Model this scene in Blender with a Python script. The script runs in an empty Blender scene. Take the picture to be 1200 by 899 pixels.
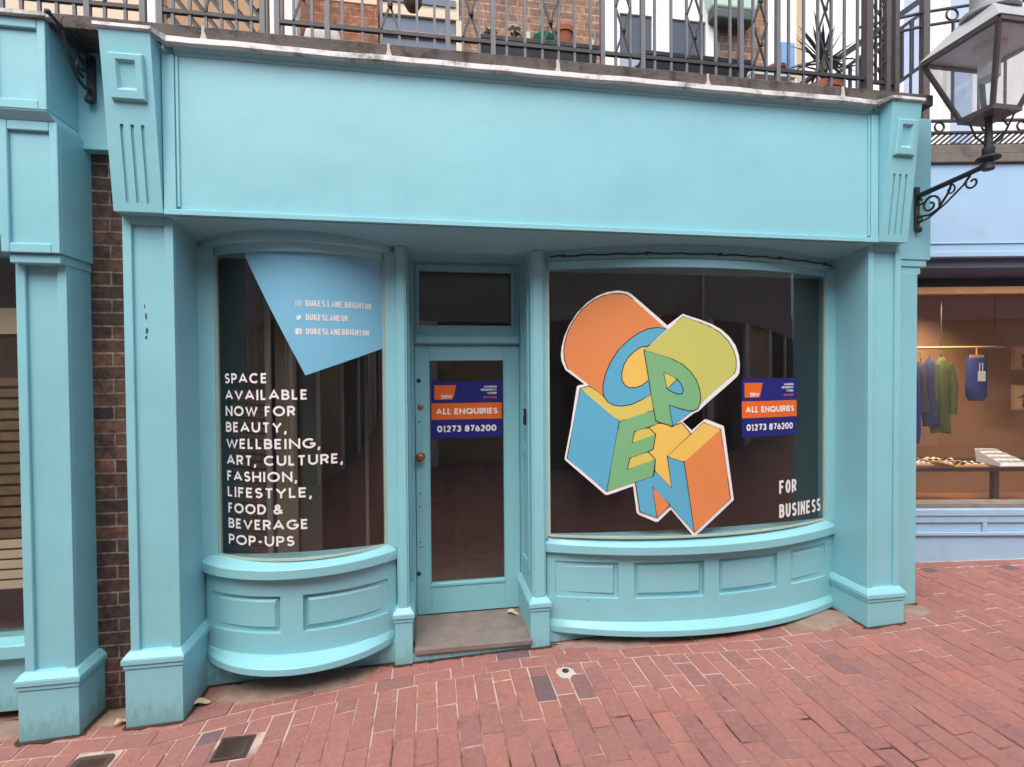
import bpy, bmesh, math, random
from mathutils import Vector, Matrix
from mathutils.geometry import tessellate_polygon
random.seed(7)
R = math.radians
scene = bpy.context.scene
COL = scene.collection

# ------------------------------------------------------------------ camera, sky, sun, exposure
cam_d = bpy.data.cameras.new("camera"); cam = bpy.data.objects.new("camera", cam_d); COL.objects.link(cam)
cam_d.sensor_width = 36.0; cam_d.lens = 18.0; cam_d.clip_start = 0.02; cam_d.clip_end = 2000
yaw, pitch, roll = R(9.2428), R(0.9991), R(0.4177)
fw = Vector((math.sin(yaw)*math.cos(pitch), math.cos(yaw)*math.cos(pitch), -math.sin(pitch)))
rt = Vector((math.cos(yaw), -math.sin(yaw), 0)); dn = fw.cross(rt)
r2 = rt*math.cos(roll)+dn*math.sin(roll); d2 = dn*math.cos(roll)-rt*math.sin(roll)
m = Matrix((r2, -d2, -fw)).transposed().to_4x4(); m.translation = (0, 0, 1.87)
cam.matrix_world = m; scene.camera = cam

world = bpy.data.worlds.new("World"); scene.world = world; world.use_nodes = True
wn = world.node_tree.nodes; wl = world.node_tree.links
sky = wn.new('ShaderNodeTexSky'); sky.sky_type = 'NISHITA'; sky.sun_disc = False
sky.sun_elevation = R(58); sky.sun_rotation = R(200); sky.dust_density = 4.0; sky.air_density = 1.0; sky.ozone_density = 1.0
bg = wn['Background']; bg.inputs['Strength'].default_value = 0.15
wl.new(sky.outputs[0], bg.inputs['Color'])
sun_d = bpy.data.lights.new("sun", 'SUN'); sun = bpy.data.objects.new("sun", sun_d); COL.objects.link(sun)
sun_d.energy = 1.0; sun_d.angle = R(70); sun_d.color = (1, 0.95, 0.88)
saz = R(200)   # clockwise from +Y
sdir = Vector((math.sin(saz)*math.cos(R(58)), math.cos(saz)*math.cos(R(58)), math.sin(R(58))))
sun.rotation_euler = sdir.to_track_quat('Z', 'Y').to_euler(); sun.location = (0, 0, 12)
scene.view_settings.view_transform = 'Standard'; scene.view_settings.look = 'None'
scene.view_settings.exposure = 1.08; scene.view_settings.gamma = 1.0
scene.render.engine = 'CYCLES'

# ------------------------------------------------------------------ materials
def s2l(c):
    return tuple((x/12.92 if x <= .04045 else ((x+.055)/1.055)**2.4) for x in [v/255 for v in c])+(1,)
def newmat(name):
    mt = bpy.data.materials.new(name); mt.use_nodes = True
    return mt, mt.node_tree.nodes, mt.node_tree.links, mt.node_tree.nodes['Principled BSDF']
def nd(n, t, **kw):
    x = n.new(t)
    for k, v in kw.items():
        if hasattr(x, k): setattr(x, k, v)
        else: x.inputs[k].default_value = v
    return x
def ramp(n, stops):
    r = n.new('ShaderNodeValToRGB'); e = r.color_ramp.elements
    while len(e) < len(stops): e.new(.5)
    for i, (p, c) in enumerate(stops):
        e[i].position = p; e[i].color = c if len(c) == 4 else tuple(c)+(1,)
    return r
def noise(n, l, vec, scale, detail=4, rough=.55):
    x = nd(n, 'ShaderNodeTexNoise'); x.inputs['Scale'].default_value = scale
    x.inputs['Detail'].default_value = detail; x.inputs['Roughness'].default_value = rough
    l.new(vec, x.inputs['Vector']); return x
def mixc(n, l, fac, a, b, mode='MIX'):
    x = n.new('ShaderNodeMix'); x.data_type = 'RGBA'; x.blend_type = mode
    for sock, v in ((x.inputs[0], fac), (x.inputs[6], a), (x.inputs[7], b)):
        if isinstance(v, (int, float, tuple)): sock.default_value = v
        else: l.new(v, sock)
    return x.outputs[2]
def pos(n):
    return n.new('ShaderNodeNewGeometry').outputs['Position']
def bump(n, l, h, strength, dist=.01):
    b = n.new('ShaderNodeBump'); b.inputs['Strength'].default_value = strength; b.inputs['Distance'].default_value = dist
    l.new(h, b.inputs['Height']); return b.outputs['Normal']
def mul(c, k): return tuple(min(1, x*k) for x in c[:3])+(1,)

def worn(name, col, rough=.5, var=.12, scale=6, bscale=90, bstr=.15, dirt=None, dirt_amt=.0, metal=0, chips=None, dscale=3.1, dthr=.56):
    """a painted / plain surface: slow colour drift, faint mottling, optional dirt stains and chipped spots"""
    mt, n, l, b = newmat(name); p = pos(n)
    n1 = noise(n, l, p, scale, 5); n2 = noise(n, l, p, scale*7, 3)
    r1 = ramp(n, [(.3, mul(col, 1-var)), (.7, mul(col, 1+var*.6))]); l.new(n1.outputs['Fac'], r1.inputs[0])
    c = mixc(n, l, .25, r1.outputs[0], mixc(n, l, n2.outputs['Fac'], mul(col, 1-var), mul(col, 1+var*.5)))
    if dirt:
        n3 = noise(n, l, p, dscale, 9, .68); r3 = ramp(n, [(dthr, (0, 0, 0)), (dthr+.16, (dirt_amt,)*3)]); l.new(n3.outputs['Fac'], r3.inputs[0])
        c = mixc(n, l, r3.outputs[0], c, dirt)
    if chips:
        n4 = noise(n, l, p, 26, 3, .6); r4 = ramp(n, [(.735, (0, 0, 0)), (.75, (1, 1, 1))]); l.new(n4.outputs['Fac'], r4.inputs[0])
        c = mixc(n, l, r4.outputs[0], c, chips)
    l.new(c, b.inputs['Base Color'])
    rr = ramp(n, [(.3, (rough*.85,)*3), (.75, (min(1, rough*1.2),)*3)]); l.new(n1.outputs['Fac'], rr.inputs[0]); l.new(rr.outputs[0], b.inputs['Roughness'])
    nb = noise(n, l, p, bscale, 3); l.new(bump(n, l, nb.outputs['Fac'], bstr, .004), b.inputs['Normal'])
    b.inputs['Metallic'].default_value = metal
    return mt

TEAL = s2l((137, 200, 211))
M = {}
def teal_mat():
    """brushed turquoise gloss paint: drift, brush marks, rain streaks and splash dirt near the pavement, small chips"""
    mt, n, l, b = newmat('turquoise_paint'); p = pos(n)
    n1 = noise(n, l, p, 2.2, 5); r1 = ramp(n, [(.3, mul(TEAL, .965)), (.7, mul(TEAL, 1.03))]); l.new(n1.outputs['Fac'], r1.inputs[0])
    mp = n.new('ShaderNodeMapping'); mp.inputs['Scale'].default_value = (26, 26, 1.6); l.new(p, mp.inputs['Vector'])
    n2 = noise(n, l, mp.outputs[0], 1.0, 6, .65); r2 = ramp(n, [(.52, (0, 0, 0)), (.82, (.07, .07, .07))]); l.new(n2.outputs['Fac'], r2.inputs[0])
    c = mixc(n, l, r2.outputs[0], r1.outputs[0], s2l((112, 156, 156)))
    sx = n.new('ShaderNodeSeparateXYZ'); l.new(p, sx.inputs[0])
    mp3 = n.new('ShaderNodeMapping'); mp3.inputs['Scale'].default_value = (14, 14, 5); l.new(p, mp3.inputs['Vector'])
    n3 = noise(n, l, mp3.outputs[0], 1.7, 8, .72)
    mr = n.new('ShaderNodeMapRange'); mr.inputs['From Min'].default_value = -.05; mr.inputs['From Max'].default_value = .22
    mr.inputs['To Min'].default_value = .56; mr.inputs['To Max'].default_value = .0; l.new(sx.outputs['Z'], mr.inputs['Value'])
    ad = n.new('ShaderNodeMath'); ad.operation = 'ADD'; l.new(mr.outputs[0], ad.inputs[0]); l.new(n3.outputs['Fac'], ad.inputs[1])
    r3 = ramp(n, [(.78, (0, 0, 0)), (1.02, (.32, .32, .32))]); l.new(ad.outputs[0], r3.inputs[0])
    c = mixc(n, l, r3.outputs[0], c, s2l((88, 98, 90)))
    n4 = noise(n, l, p, 17, 4, .62); r4 = ramp(n, [(.75, (0, 0, 0)), (.76, (1, 1, 1))]); l.new(n4.outputs['Fac'], r4.inputs[0])
    c = mixc(n, l, r4.outputs[0], c, s2l((62, 84, 86)))
    l.new(c, b.inputs['Base Color'])
    rr = ramp(n, [(.3, (.36,)*3), (.75, (.52,)*3)]); l.new(n1.outputs['Fac'], rr.inputs[0]); l.new(rr.outputs[0], b.inputs['Roughness'])
    mp2 = n.new('ShaderNodeMapping'); mp2.inputs['Scale'].default_value = (22, 22, 12); l.new(p, mp2.inputs['Vector'])
    nb = noise(n, l, mp2.outputs[0], 1.5, 5, .6); nb2 = noise(n, l, p, 3, 2)
    h = n.new('ShaderNodeMath'); h.operation = 'MULTIPLY_ADD'; h.inputs[1].default_value = 6.0
    l.new(nb2.outputs['Fac'], h.inputs[0]); l.new(nb.outputs['Fac'], h.inputs[2])
    l.new(bump(n, l, h.outputs[0], .16, .006), b.inputs['Normal'])
    return mt
M['teal'] = teal_mat()
M['blue'] = worn('pale_blue_paint', s2l((160, 197, 226)), .5, .05, 2, 60, .1, s2l((120, 130, 140)), .25)
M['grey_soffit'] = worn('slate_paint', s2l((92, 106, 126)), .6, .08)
M['stone'] = worn('weathered_stone', s2l((100, 92, 88)), .9, .45, 22, 60, .9, s2l((44, 40, 37)), .85, dscale=11, dthr=.46)
M['mortar'] = worn('pale_mortar', s2l((196, 186, 176)), .95, .15, 20, 120, .5)
M['lead'] = worn('white_flashing', s2l((206, 207, 205)), .55, .16, 9, 50, .3, s2l((86, 84, 80)), .85, dscale=7, dthr=.49)
M['iron'] = worn('iron_paint', s2l((108, 113, 119)), .55, .25, 30, 150, .3, s2l((110, 84, 66)), .35)
M['black_iron'] = worn('black_iron', s2l((48, 50, 54)), .5, .35, 25, 120, .4, s2l((104, 78, 60)), .5)
M['brown_metal'] = worn('brown_lantern_metal', s2l((84, 76, 76)), .5, .3, 18, 100, .3, s2l((110, 78, 58)), .5)
M['step'] = worn('worn_step', s2l((134, 124, 117)), .85, .3, 9, 60, .45, s2l((70, 62, 56)), .7)
M['brass'] = worn('worn_brass', s2l((170, 112, 72)), .4, .25, 60, 200, .2, None, 0, .6)
M['white'] = worn('white_paint', s2l((226, 226, 222)), .5, .04, 3, 60, .08)
M['render'] = worn('white_render', s2l((230, 229, 224)), .9, .05, 2, 80, .2)
M['cream'] = worn('cream_paint', s2l((214, 196, 170)), .8, .08, 3, 60, .2)
M['vinyl'] = worn('white_vinyl', s2l((235, 235, 235)), .45, .02)
M['sticker_blue'] = worn('blue_vinyl', s2l((122, 190, 220)), .45, .03, 1.5)
M['navy'] = worn('navy_print', s2l((26, 36, 118)), .4, .05)
M['orange'] = worn('orange_print', s2l((226, 106, 36)), .4, .05)
M['black'] = worn('black_plastic', s2l((28, 29, 32)), .4, .15)
M['ink'] = worn('black_line', s2l((34, 34, 36)), .5, .05)
M['terracotta'] = worn('terracotta', s2l((186, 112, 86)), .85, .15, 14)
M['green_plastic'] = worn('green_plastic', s2l((40, 156, 118)), .35, .06)
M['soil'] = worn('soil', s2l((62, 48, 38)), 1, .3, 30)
M['leaf'] = worn('leaf_green', s2l((104, 128, 84)), .6, .25, 20)
M['dark_leaf'] = worn('dark_leaf', s2l((66, 78, 72)), .5, .25, 20)
M['petal'] = worn('white_petal', s2l((246, 244, 236)), .7, .03)
M['timber'] = worn('fence_timber', s2l((176, 142, 108)), .85, .22, 12, 60, .4)
M['old_timber'] = worn('weathered_timber', s2l((116, 109, 102)), .9, .3, 14, 60, .6, s2l((60, 52, 46)), .7)
M['shop_wall'] = worn('brown_shop_wall', s2l((164, 122, 88)), .8, .1, 2)
M['shop_floor'] = worn('shop_floor_boards', s2l((196, 138, 88)), .5, .2, 5)
M['dark_wall'] = worn('dark_room_wall', s2l((96, 103, 101)), .9, .2, 2)
M['dark_floor'] = worn('dark_room_floor', s2l((116, 100, 90)), .6, .2, 4)
M['green_cloth'] = worn('green_cloth', s2l((78, 92, 50)), .9, .25, 16)
M['navy_cloth'] = worn('navy_cloth', s2l((34, 44, 84)), .95, .35, 18)
M['blue_cloth'] = worn('blue_cloth', s2l((32, 54, 130)), .9, .2, 18)
M['plum_cloth'] = worn('patterned_cloth', s2l((60, 48, 60)), .95, .5, 40)
M['dark_wood'] = worn('dark_wood', s2l((56, 42, 38)), .5, .3, 10)
M['pale_wood'] = worn('pale_wood', s2l((196, 152, 104)), .6, .12, 10)
M['pale_green'] = worn('pale_green_plastic', s2l((186, 214, 198)), .4, .05)
M['dark_green'] = worn('dark_green_plastic', s2l((64, 78, 72)), .5, .1)
M['slate_glass'] = worn('dull_door_glass', s2l((70, 78, 88)), .12, .1, 1)
M['grey_pane'] = worn('pale_lower_pane', s2l((150, 160, 170)), .3, .08)

M['dry_leaf'] = worn('dry_leaf', s2l((206, 184, 150)), .8, .15, 40)
M['opp_wall'] = worn('beige_wall', s2l((166, 163, 156)), .85, .2, 2)
M['opp_dark'] = worn('dark_shop_window', s2l((34, 32, 32)), .3, .3, 1)
M['shutter'] = worn('roller_shutter', s2l((196, 176, 142)), .55, .2, 3)
M['awning_red'] = worn('red_awning', s2l((142, 34, 40)), .8, .15)
M['mantle'] = worn('white_mantle', s2l((226, 226, 224)), .4, .05)
M['lantern_tin'] = worn('galvanised_tin', s2l((160, 165, 165)), .45, .15, 10)
for k, c in dict(d_orange=(222, 138, 82), d_blue=(92, 174, 208), d_lime=(196, 200, 108), d_green=(122, 182, 132), d_yellow=(234, 196, 98), d_straw=(214, 200, 100)).items():
    M[k] = worn(k[2:]+'_vinyl', s2l(c), .45, .03, 1.5)

def glass_mat(name, tint=(.8, .82, .8), dirt=.014):
    mt, n, l, b = newmat(name); out = n['Material Output']; n.remove(b)
    tr = n.new('ShaderNodeBsdfTransparent'); tr.inputs[0].default_value = tint+(1,)
    gl = n.new('ShaderNodeBsdfGlossy'); gl.inputs['Roughness'].default_value = .015
    g = n.new('ShaderNodeNewGeometry'); dt = n.new('ShaderNodeVectorMath'); dt.operation = 'DOT_PRODUCT'
    l.new(g.outputs['Normal'], dt.inputs[0]); l.new(g.outputs['Incoming'], dt.inputs[1])
    def mth(op, a, b_=0.0):
        q = n.new('ShaderNodeMath'); q.operation = op
        for i_, v in enumerate((a, b_)):
            if isinstance(v, float): q.inputs[i_].default_value = v
            else: l.new(v, q.inputs[i_])
        return q.outputs[0]
    pw = mth('POWER', mth('SUBTRACT', 1.0, mth('ABSOLUTE', dt.outputs['Value'])), 5.0)
    fres = mth('ADD', mth('MULTIPLY', pw, .89), .11)
    mx = n.new('ShaderNodeMixShader'); l.new(fres, mx.inputs[0]); l.new(tr.outputs[0], mx.inputs[1]); l.new(gl.outputs[0], mx.inputs[2])
    df = n.new('ShaderNodeBsdfDiffuse'); df.inputs[0].default_value = (.62, .62, .6, 1)
    p = pos(n); mp = n.new('ShaderNodeMapping'); mp.inputs['Scale'].default_value = (5, 5, 1.2); l.new(p, mp.inputs['Vector'])
    nz = noise(n, l, mp.outputs[0], 1.0, 8, .7); rr = ramp(n, [(.4, (dirt*.4,)*3), (.8, (dirt*2,)*3)]); l.new(nz.outputs['Fac'], rr.inputs[0])
    m2 = n.new('ShaderNodeMixShader'); l.new(rr.outputs[0], m2.inputs[0]); l.new(mx.outputs[0], m2.inputs[1]); l.new(df.outputs[0], m2.inputs[2])
    # faint waviness of old shop glass
    nw = noise(n, l, p, 1.3, 1); nm = bump(n, l, nw.outputs['Fac'], .03, .05); l.new(nm, gl.inputs['Normal'])
    l.new(m2.outputs[0], out.inputs['Surface'])
    return mt
M['glass'] = glass_mat('shop_glass')
M['clear'] = glass_mat('clear_glass', (.93, .94, .95), .02)
M['lantern_glass'] = glass_mat('dusty_lantern_glass', (.9, .92, .94), .14)

def brick_mat(name, c1, c2, mort, ysrc='Z', bw=.225, rh=.075, var=.5, contrast=1.0, msize=.010):
    mt, n, l, b = newmat(name); p = pos(n)
    sx = n.new('ShaderNodeSeparateXYZ'); l.new(p, sx.inputs[0]); cb = n.new('ShaderNodeCombineXYZ')
    l.new(sx.outputs['X'], cb.inputs[0]); l.new(sx.outputs[ysrc], cb.inputs[1])
    wob = noise(n, l, p, 8, 2); wv = n.new('ShaderNodeVectorMath'); wv.operation = 'MULTIPLY_ADD'
    wv.inputs[1].default_value = (.006, .006, 0); l.new(wob.outputs['Color'], wv.inputs[0]); l.new(cb.outputs[0], wv.inputs[2])
    bt = n.new('ShaderNodeTexBrick'); l.new(wv.outputs[0], bt.inputs['Vector'])
    bt.inputs['Scale'].default_value = 1; bt.inputs['Brick Width'].default_value = bw; bt.inputs['Row Height'].default_value = rh
    bt.inputs['Mortar Size'].default_value = msize*.5; bt.inputs['Mortar Smooth'].default_value = .15
    bt.inputs['Color1'].default_value = c1; bt.inputs['Color2'].default_value = c2; bt.inputs['Mortar'].default_value = mort
    bt.inputs['Bias'].default_value = 0
    nz = noise(n, l, p, 22, 6, .65); rz = ramp(n, [(.3, (1-var,)*3), (.7, (1+var*.4,)*3)]); l.new(nz.outputs['Fac'], rz.inputs[0])
    nz2 = noise(n, l, p, 5.5, 3); rz2 = ramp(n, [(.35, (.62, .66, .8)), (.65, (1.1, 1.0, .95))]); l.new(nz2.outputs['Fac'], rz2.inputs[0])
    c = mixc(n, l, 1.0, bt.outputs['Color'], rz.outputs[0], 'MULTIPLY'); c = mixc(n, l, .8, c, rz2.outputs[0], 'MULTIPLY')
    l.new(c, b.inputs['Base Color']); b.inputs['Roughness'].default_value = .88
    inv = n.new('ShaderNodeMath'); inv.operation = 'SUBTRACT'; inv.inputs[0].default_value = 1; l.new(bt.outputs['Fac'], inv.inputs[1])
    ad = n.new('ShaderNodeMath'); ad.operation = 'MULTIPLY_ADD'; ad.inputs[1].default_value = .5
    l.new(nz.outputs['Fac'], ad.inputs[0]); l.new(inv.outputs[0], ad.inputs[2])
    l.new(bump(n, l, ad.outputs[0], .9, .008), b.inputs['Normal'])
    return mt
M['brick'] = brick_mat('dark_red_brick', s2l((118, 88, 74)), s2l((66, 59, 57)), s2l((146, 134, 120)), rh=.0775, var=.7)
M['upper_brick'] = brick_mat('brown_brick', s2l((172, 134, 104)), s2l((138, 108, 88)), s2l((190, 174, 154)), rh=.075)
M['copper_brick'] = brick_mat('orange_brick', s2l((178, 118, 86)), s2l((150, 100, 78)), s2l((186, 150, 120)))
M['far_paving'] = worn('red_paving_far', s2l((160, 112, 104)), .85, .15, 3, 60, .3)

def paver_mat():
    mt, n, l, b = newmat('red_paving_brick'); g = n.new('ShaderNodeNewGeometry'); p = g.outputs['Position']
    r = ramp(n, [(0, s2l((156, 106, 98))), (.3, s2l((163, 110, 101))), (.55, s2l((148, 103, 97))), (.8, s2l((168, 112, 100))), (.972, s2l((144, 101, 96))), (.988, s2l((112, 89, 94)))])
    l.new(g.outputs['Random Per Island'], r.inputs[0])
    n1 = noise(n, l, p, 34, 6, .65); n2 = noise(n, l, p, 2.2, 5, .6); n3 = noise(n, l, p, 160, 2)
    r1 = ramp(n, [(.3, (.78, .79, .8)), (.7, (1.1, 1.09, 1.08))]); l.new(n1.outputs['Fac'], r1.inputs[0])
    c = mixc(n, l, 1, r.outputs[0], r1.outputs[0], 'MULTIPLY')
    r2 = ramp(n, [(.42, (0, 0, 0)), (.75, (.16, .16, .16))]); l.new(n2.outputs['Fac'], r2.inputs[0])
    c = mixc(n, l, r2.outputs[0], c, s2l((160, 128, 122)))
    n5 = noise(n, l, p, 7, 8, .75); r5 = ramp(n, [(.56, (0, 0, 0)), (.7, (.55, .55, .55))]); l.new(n5.outputs['Fac'], r5.inputs[0])
    c = mixc(n, l, r5.outputs[0], c, s2l((112, 78, 74)))
    l.new(c, b.inputs['Base Color']); b.inputs['Roughness'].default_value = .78
    hh = n.new('ShaderNodeMath'); hh.operation = 'MULTIPLY_ADD'; hh.inputs[1].default_value = .4
    l.new(n3.outputs['Fac'], hh.inputs[0]); l.new(n1.outputs['Fac'], hh.inputs[2])
    l.new(bump(n, l, hh.outputs[0], .45, .004), b.inputs['Normal'])
    return mt
M['paver'] = paver_mat()
def joint_mat():
    mt, n, l, b = newmat('paving_joints'); p = pos(n)
    n1 = noise(n, l, p, 4.5, 6, .65); sx = n.new('ShaderNodeSeparateXYZ'); l.new(p, sx.inputs[0])
    mr = n.new('ShaderNodeMapRange'); mr.inputs['From Min'].default_value = 2.45; mr.inputs['From Max'].default_value = 3.0
    mr.inputs['To Min'].default_value = 0; mr.inputs['To Max'].default_value = .2; l.new(sx.outputs['Y'], mr.inputs['Value'])
    ad = n.new('ShaderNodeMath'); ad.operation = 'ADD'; l.new(n1.outputs['Fac'], ad.inputs[0]); l.new(mr.outputs[0], ad.inputs[1])
    r = ramp(n, [(.40, s2l((52, 40, 37))), (.46, s2l((120, 86, 78))), (.56, s2l((150, 112, 101))), (.70, s2l((190, 172, 160)))]); l.new(ad.outputs[0], r.inputs[0])
    l.new(r.outputs[0], b.inputs['Base Color']); b.inputs['Roughness'].default_value = .95
    n2 = noise(n, l, p, 120, 3); l.new(bump(n, l, n2.outputs['Fac'], .5, .004), b.inputs['Normal'])
    return mt
M['joint'] = joint_mat()
M['patch'] = worn('mortar_patch', s2l((150, 128, 116)), .95, .3, 14, 70, .8, s2l((84, 62, 56)), .9)

# ------------------------------------------------------------------ mesh helpers
class MB:
    def __init__(s): s.bm = bmesh.new()
    def poly(s, pts):
        vs = [s.bm.verts.new(p) for p in pts]
        try: return s.bm.faces.new(vs)
        except ValueError: return None
    def hexa(s, p):          # 8 points: 0-3 bottom ring, 4-7 top ring
        v = [s.bm.verts.new(q) for q in p]
        for f in ((3, 2, 1, 0), (4, 5, 6, 7), (0, 1, 5, 4), (1, 2, 6, 5), (2, 3, 7, 6), (3, 0, 4, 7)):
            s.bm.faces.new([v[i] for i in f])
        return s
    def box(s, x0, x1, y0, y1, z0, z1):
        return s.hexa([(x0, y0, z0), (x1, y0, z0), (x1, y1, z0), (x0, y1, z0), (x0, y0, z1), (x1, y0, z1), (x1, y1, z1), (x0, y1, z1)])
    def mapbox(s, f, u0, u1, v0, v1, d0, d1, nu=1):
        """box in (u, v, depth) space bent through f; v0/v1 and d0/d1 ends"""
        rings = []
        for i in range(nu+1):
            u = u0+(u1-u0)*i/nu
            rings.append([s.bm.verts.new(f(u, v, d)) for v, d in ((v0, d0), (v0, d1), (v1, d1), (v1, d0))])
        for a, b in zip(rings, rings[1:]):
            for k in range(4):
                s.bm.faces.new((a[k], a[(k+1) % 4], b[(k+1) % 4], b[k]))
        s.bm.faces.new(rings[0][::-1]); s.bm.faces.new(rings[-1]); return s
    def sweep(s, f, u0, u1, prof, nu):
        """closed profile of (v, d) points swept over u"""
        rings = []
        for i in range(nu+1):
            u = u0+(u1-u0)*i/nu; rings.append([s.bm.verts.new(f(u, v, d)) for v, d in prof])
        k = len(prof)
        for a, b in zip(rings, rings[1:]):
            for j in range(k): s.bm.faces.new((a[j], a[(j+1) % k], b[(j+1) % k], b[j]))
        s.bm.faces.new(rings[0][::-1]); s.bm.faces.new(rings[-1]); return s
    def sheet(s, f, u0, u1, v0, v1, nu, nv=1):
        g = [[s.bm.verts.new(f(u0+(u1-u0)*i/nu, v0+(v1-v0)*j/nv, 0)) for j in range(nv+1)] for i in range(nu+1)]
        for i in range(nu):
            for j in range(nv): s.bm.faces.new((g[i][j], g[i+1][j], g[i+1][j+1], g[i][j+1]))
        return s
    def tube(s, pts, r, n=8, closed=False, caps=True):
        pts = [Vector(p) for p in pts]; rad = r if isinstance(r, (list, tuple)) else [r]*len(pts)
        rings = []; up = None
        for i, p in enumerate(pts):
            if closed: t = pts[(i+1) % len(pts)]-pts[i-1]
            else: t = pts[min(i+1, len(pts)-1)]-pts[max(i-1, 0)]
            t.normalize()
            if up is None: up = Vector((0, 0, 1)) if abs(t.z) < .9 else Vector((1, 0, 0))
            a = up-t*up.dot(t)
            if a.length < 1e-4: a = Vector((0, 1, 0))-t*t.y
            a.normalize(); up = a; b = t.cross(a)
            rings.append([s.bm.verts.new(p+(a*math.cos(2*math.pi*k/n)+b*math.sin(2*math.pi*k/n))*rad[i]) for k in range(n)])
        prs = list(zip(rings, rings[1:]))+([(rings[-1], rings[0])] if closed else [])
        for a, b in prs:
            for k in range(n): s.bm.faces.new((a[k], a[(k+1) % n], b[(k+1) % n], b[k]))
        if caps and not closed: s.bm.faces.new(rings[0][::-1]); s.bm.faces.new(rings[-1])
        return s
    def bar(s, a, b, w, d=None):
        """square-section straight bar"""
        a, b = Vector(a), Vector(b); t = (b-a).normalized(); d = d or w
        x = t.cross(Vector((0, 1, 0)))
        if x.length < .05: x = t.cross(Vector((1, 0, 0)))
        x.normalize(); y = t.cross(x)
        c = [x*w/2*sx+y*d/2*sy for sx, sy in ((-1, -1), (1, -1), (1, 1), (-1, 1))]
        return s.hexa([a+k for k in c]+[b+k for k in c])
    def lathe(s, prof, c, n=24, sx=1, sy=1):
        rings = []
        for r, z in prof: rings.append([s.bm.verts.new((c[0]+r*sx*math.cos(2*math.pi*k/n), c[1]+r*sy*math.sin(2*math.pi*k/n), c[2]+z)) for k in range(n)])
        for a, b in zip(rings, rings[1:]):
            for k in range(n): s.bm.faces.new((a[k], a[(k+1) % n], b[(k+1) % n], b[k]))
        s.bm.faces.new(rings[0][::-1]); s.bm.faces.new(rings[-1]); return s
    def flat(s, poly, f, d, grid=.06):
        """filled outline in (u, v), cut into strips so it can bend, mapped through f"""
        b2 = bmesh.new()
        pts = [Vector((u, v, 0)) for u, v in poly]
        for tri in tessellate_polygon([pts]):
            try: b2.faces.new([b2.verts.new(pts[i]) for i in tri])
            except ValueError: pass
        bmesh.ops.remove_doubles(b2, verts=b2.verts, dist=1e-5)
        u = min(p.x for p in pts)+grid; um = max(p.x for p in pts)
        while u < um:
            bmesh.ops.bisect_plane(b2, geom=b2.verts[:]+b2.edges[:]+b2.faces[:], plane_co=(u, 0, 0), plane_no=(1, 0, 0)); u += grid
        mp = {v: s.bm.verts.new(f(v.co.x, v.co.y, d)) for v in b2.verts}
        for fc in b2.faces:
            if fc.calc_area() > 1e-8: s.bm.faces.new([mp[v] for v in fc.verts])
        b2.free(); return s
    def stroke(s, pts, t, f, d, closed=False):
        pts = [Vector((p[0], p[1])) for p in pts]; n = len(pts); h = t/2; L = []; Rr = []
        for i, p in enumerate(pts):
            a = pts[i]-pts[i-1] if (i > 0 or closed) else None
            b = pts[(i+1) % n]-pts[i] if (i < n-1 or closed) else None
            na = Vector((-a.y, a.x)).normalized() if a is not None and a.length > 1e-9 else None
            nb = Vector((-b.y, b.x)).normalized() if b is not None and b.length > 1e-9 else None
            if na is None: o = nb*h
            elif nb is None: o = na*h
            else:
                mm = na+nb
                if mm.length < .2: o = na*h
                else:
                    mm.normalize(); o = mm*min(h/max(.3, mm.dot(na)), h*1.5)
            L.append(s.bm.verts.new(f(p.x+o.x, p.y+o.y, d))); Rr.append(s.bm.verts.new(f(p.x-o.x, p.y-o.y, d)))
        for i in range(n if closed else n-1):
            j = (i+1) % n
            try: s.bm.faces.new((L[i], Rr[i], Rr[j], L[j]))
            except ValueError: pass
        return s

def out(name, mb, mat, parent=None, bevel=0, smooth=0, flip=True):
    me = bpy.data.meshes.new(name); bm = mb.bm
    if flip: bmesh.ops.recalc_face_normals(bm, faces=bm.faces[:])
    bm.to_mesh(me); bm.free()
    me.materials.append(M[mat] if isinstance(mat, str) else mat)
    if smooth or bevel:
        for p in me.polygons: p.use_smooth = True
        me.set_sharp_from_angle(angle=R(smooth or 30))
    o = bpy.data.objects.new(name, me); COL.objects.link(o)
    if parent is not None:
        o.parent = parent; o.matrix_parent_inverse = Matrix.Translation(-Vector(base_of(parent)))
    if bevel:
        bv = o.modifiers.new('bevel', 'BEVEL'); bv.width = bevel; bv.segments = 2; bv.limit_method = 'ANGLE'; bv.angle_limit = R(38); bv.harden_normals = True
    return o
BASE = {}
def base_of(o):
    return BASE.get(o.name, (0, 0, 0))
def tag(o, label, cat, group=None):
    o['label'] = label; o['category'] = cat
    if group: o['group'] = group
    return o
def thing(name, loc, label, cat, group=None):
    o = bpy.data.objects.new(name, None); COL.objects.link(o); o.location = loc; o.empty_display_size = .1
    BASE[o.name] = tuple(loc); return tag(o, label, cat, group)
def struct(o): o['kind'] = 'structure'; return o

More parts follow.
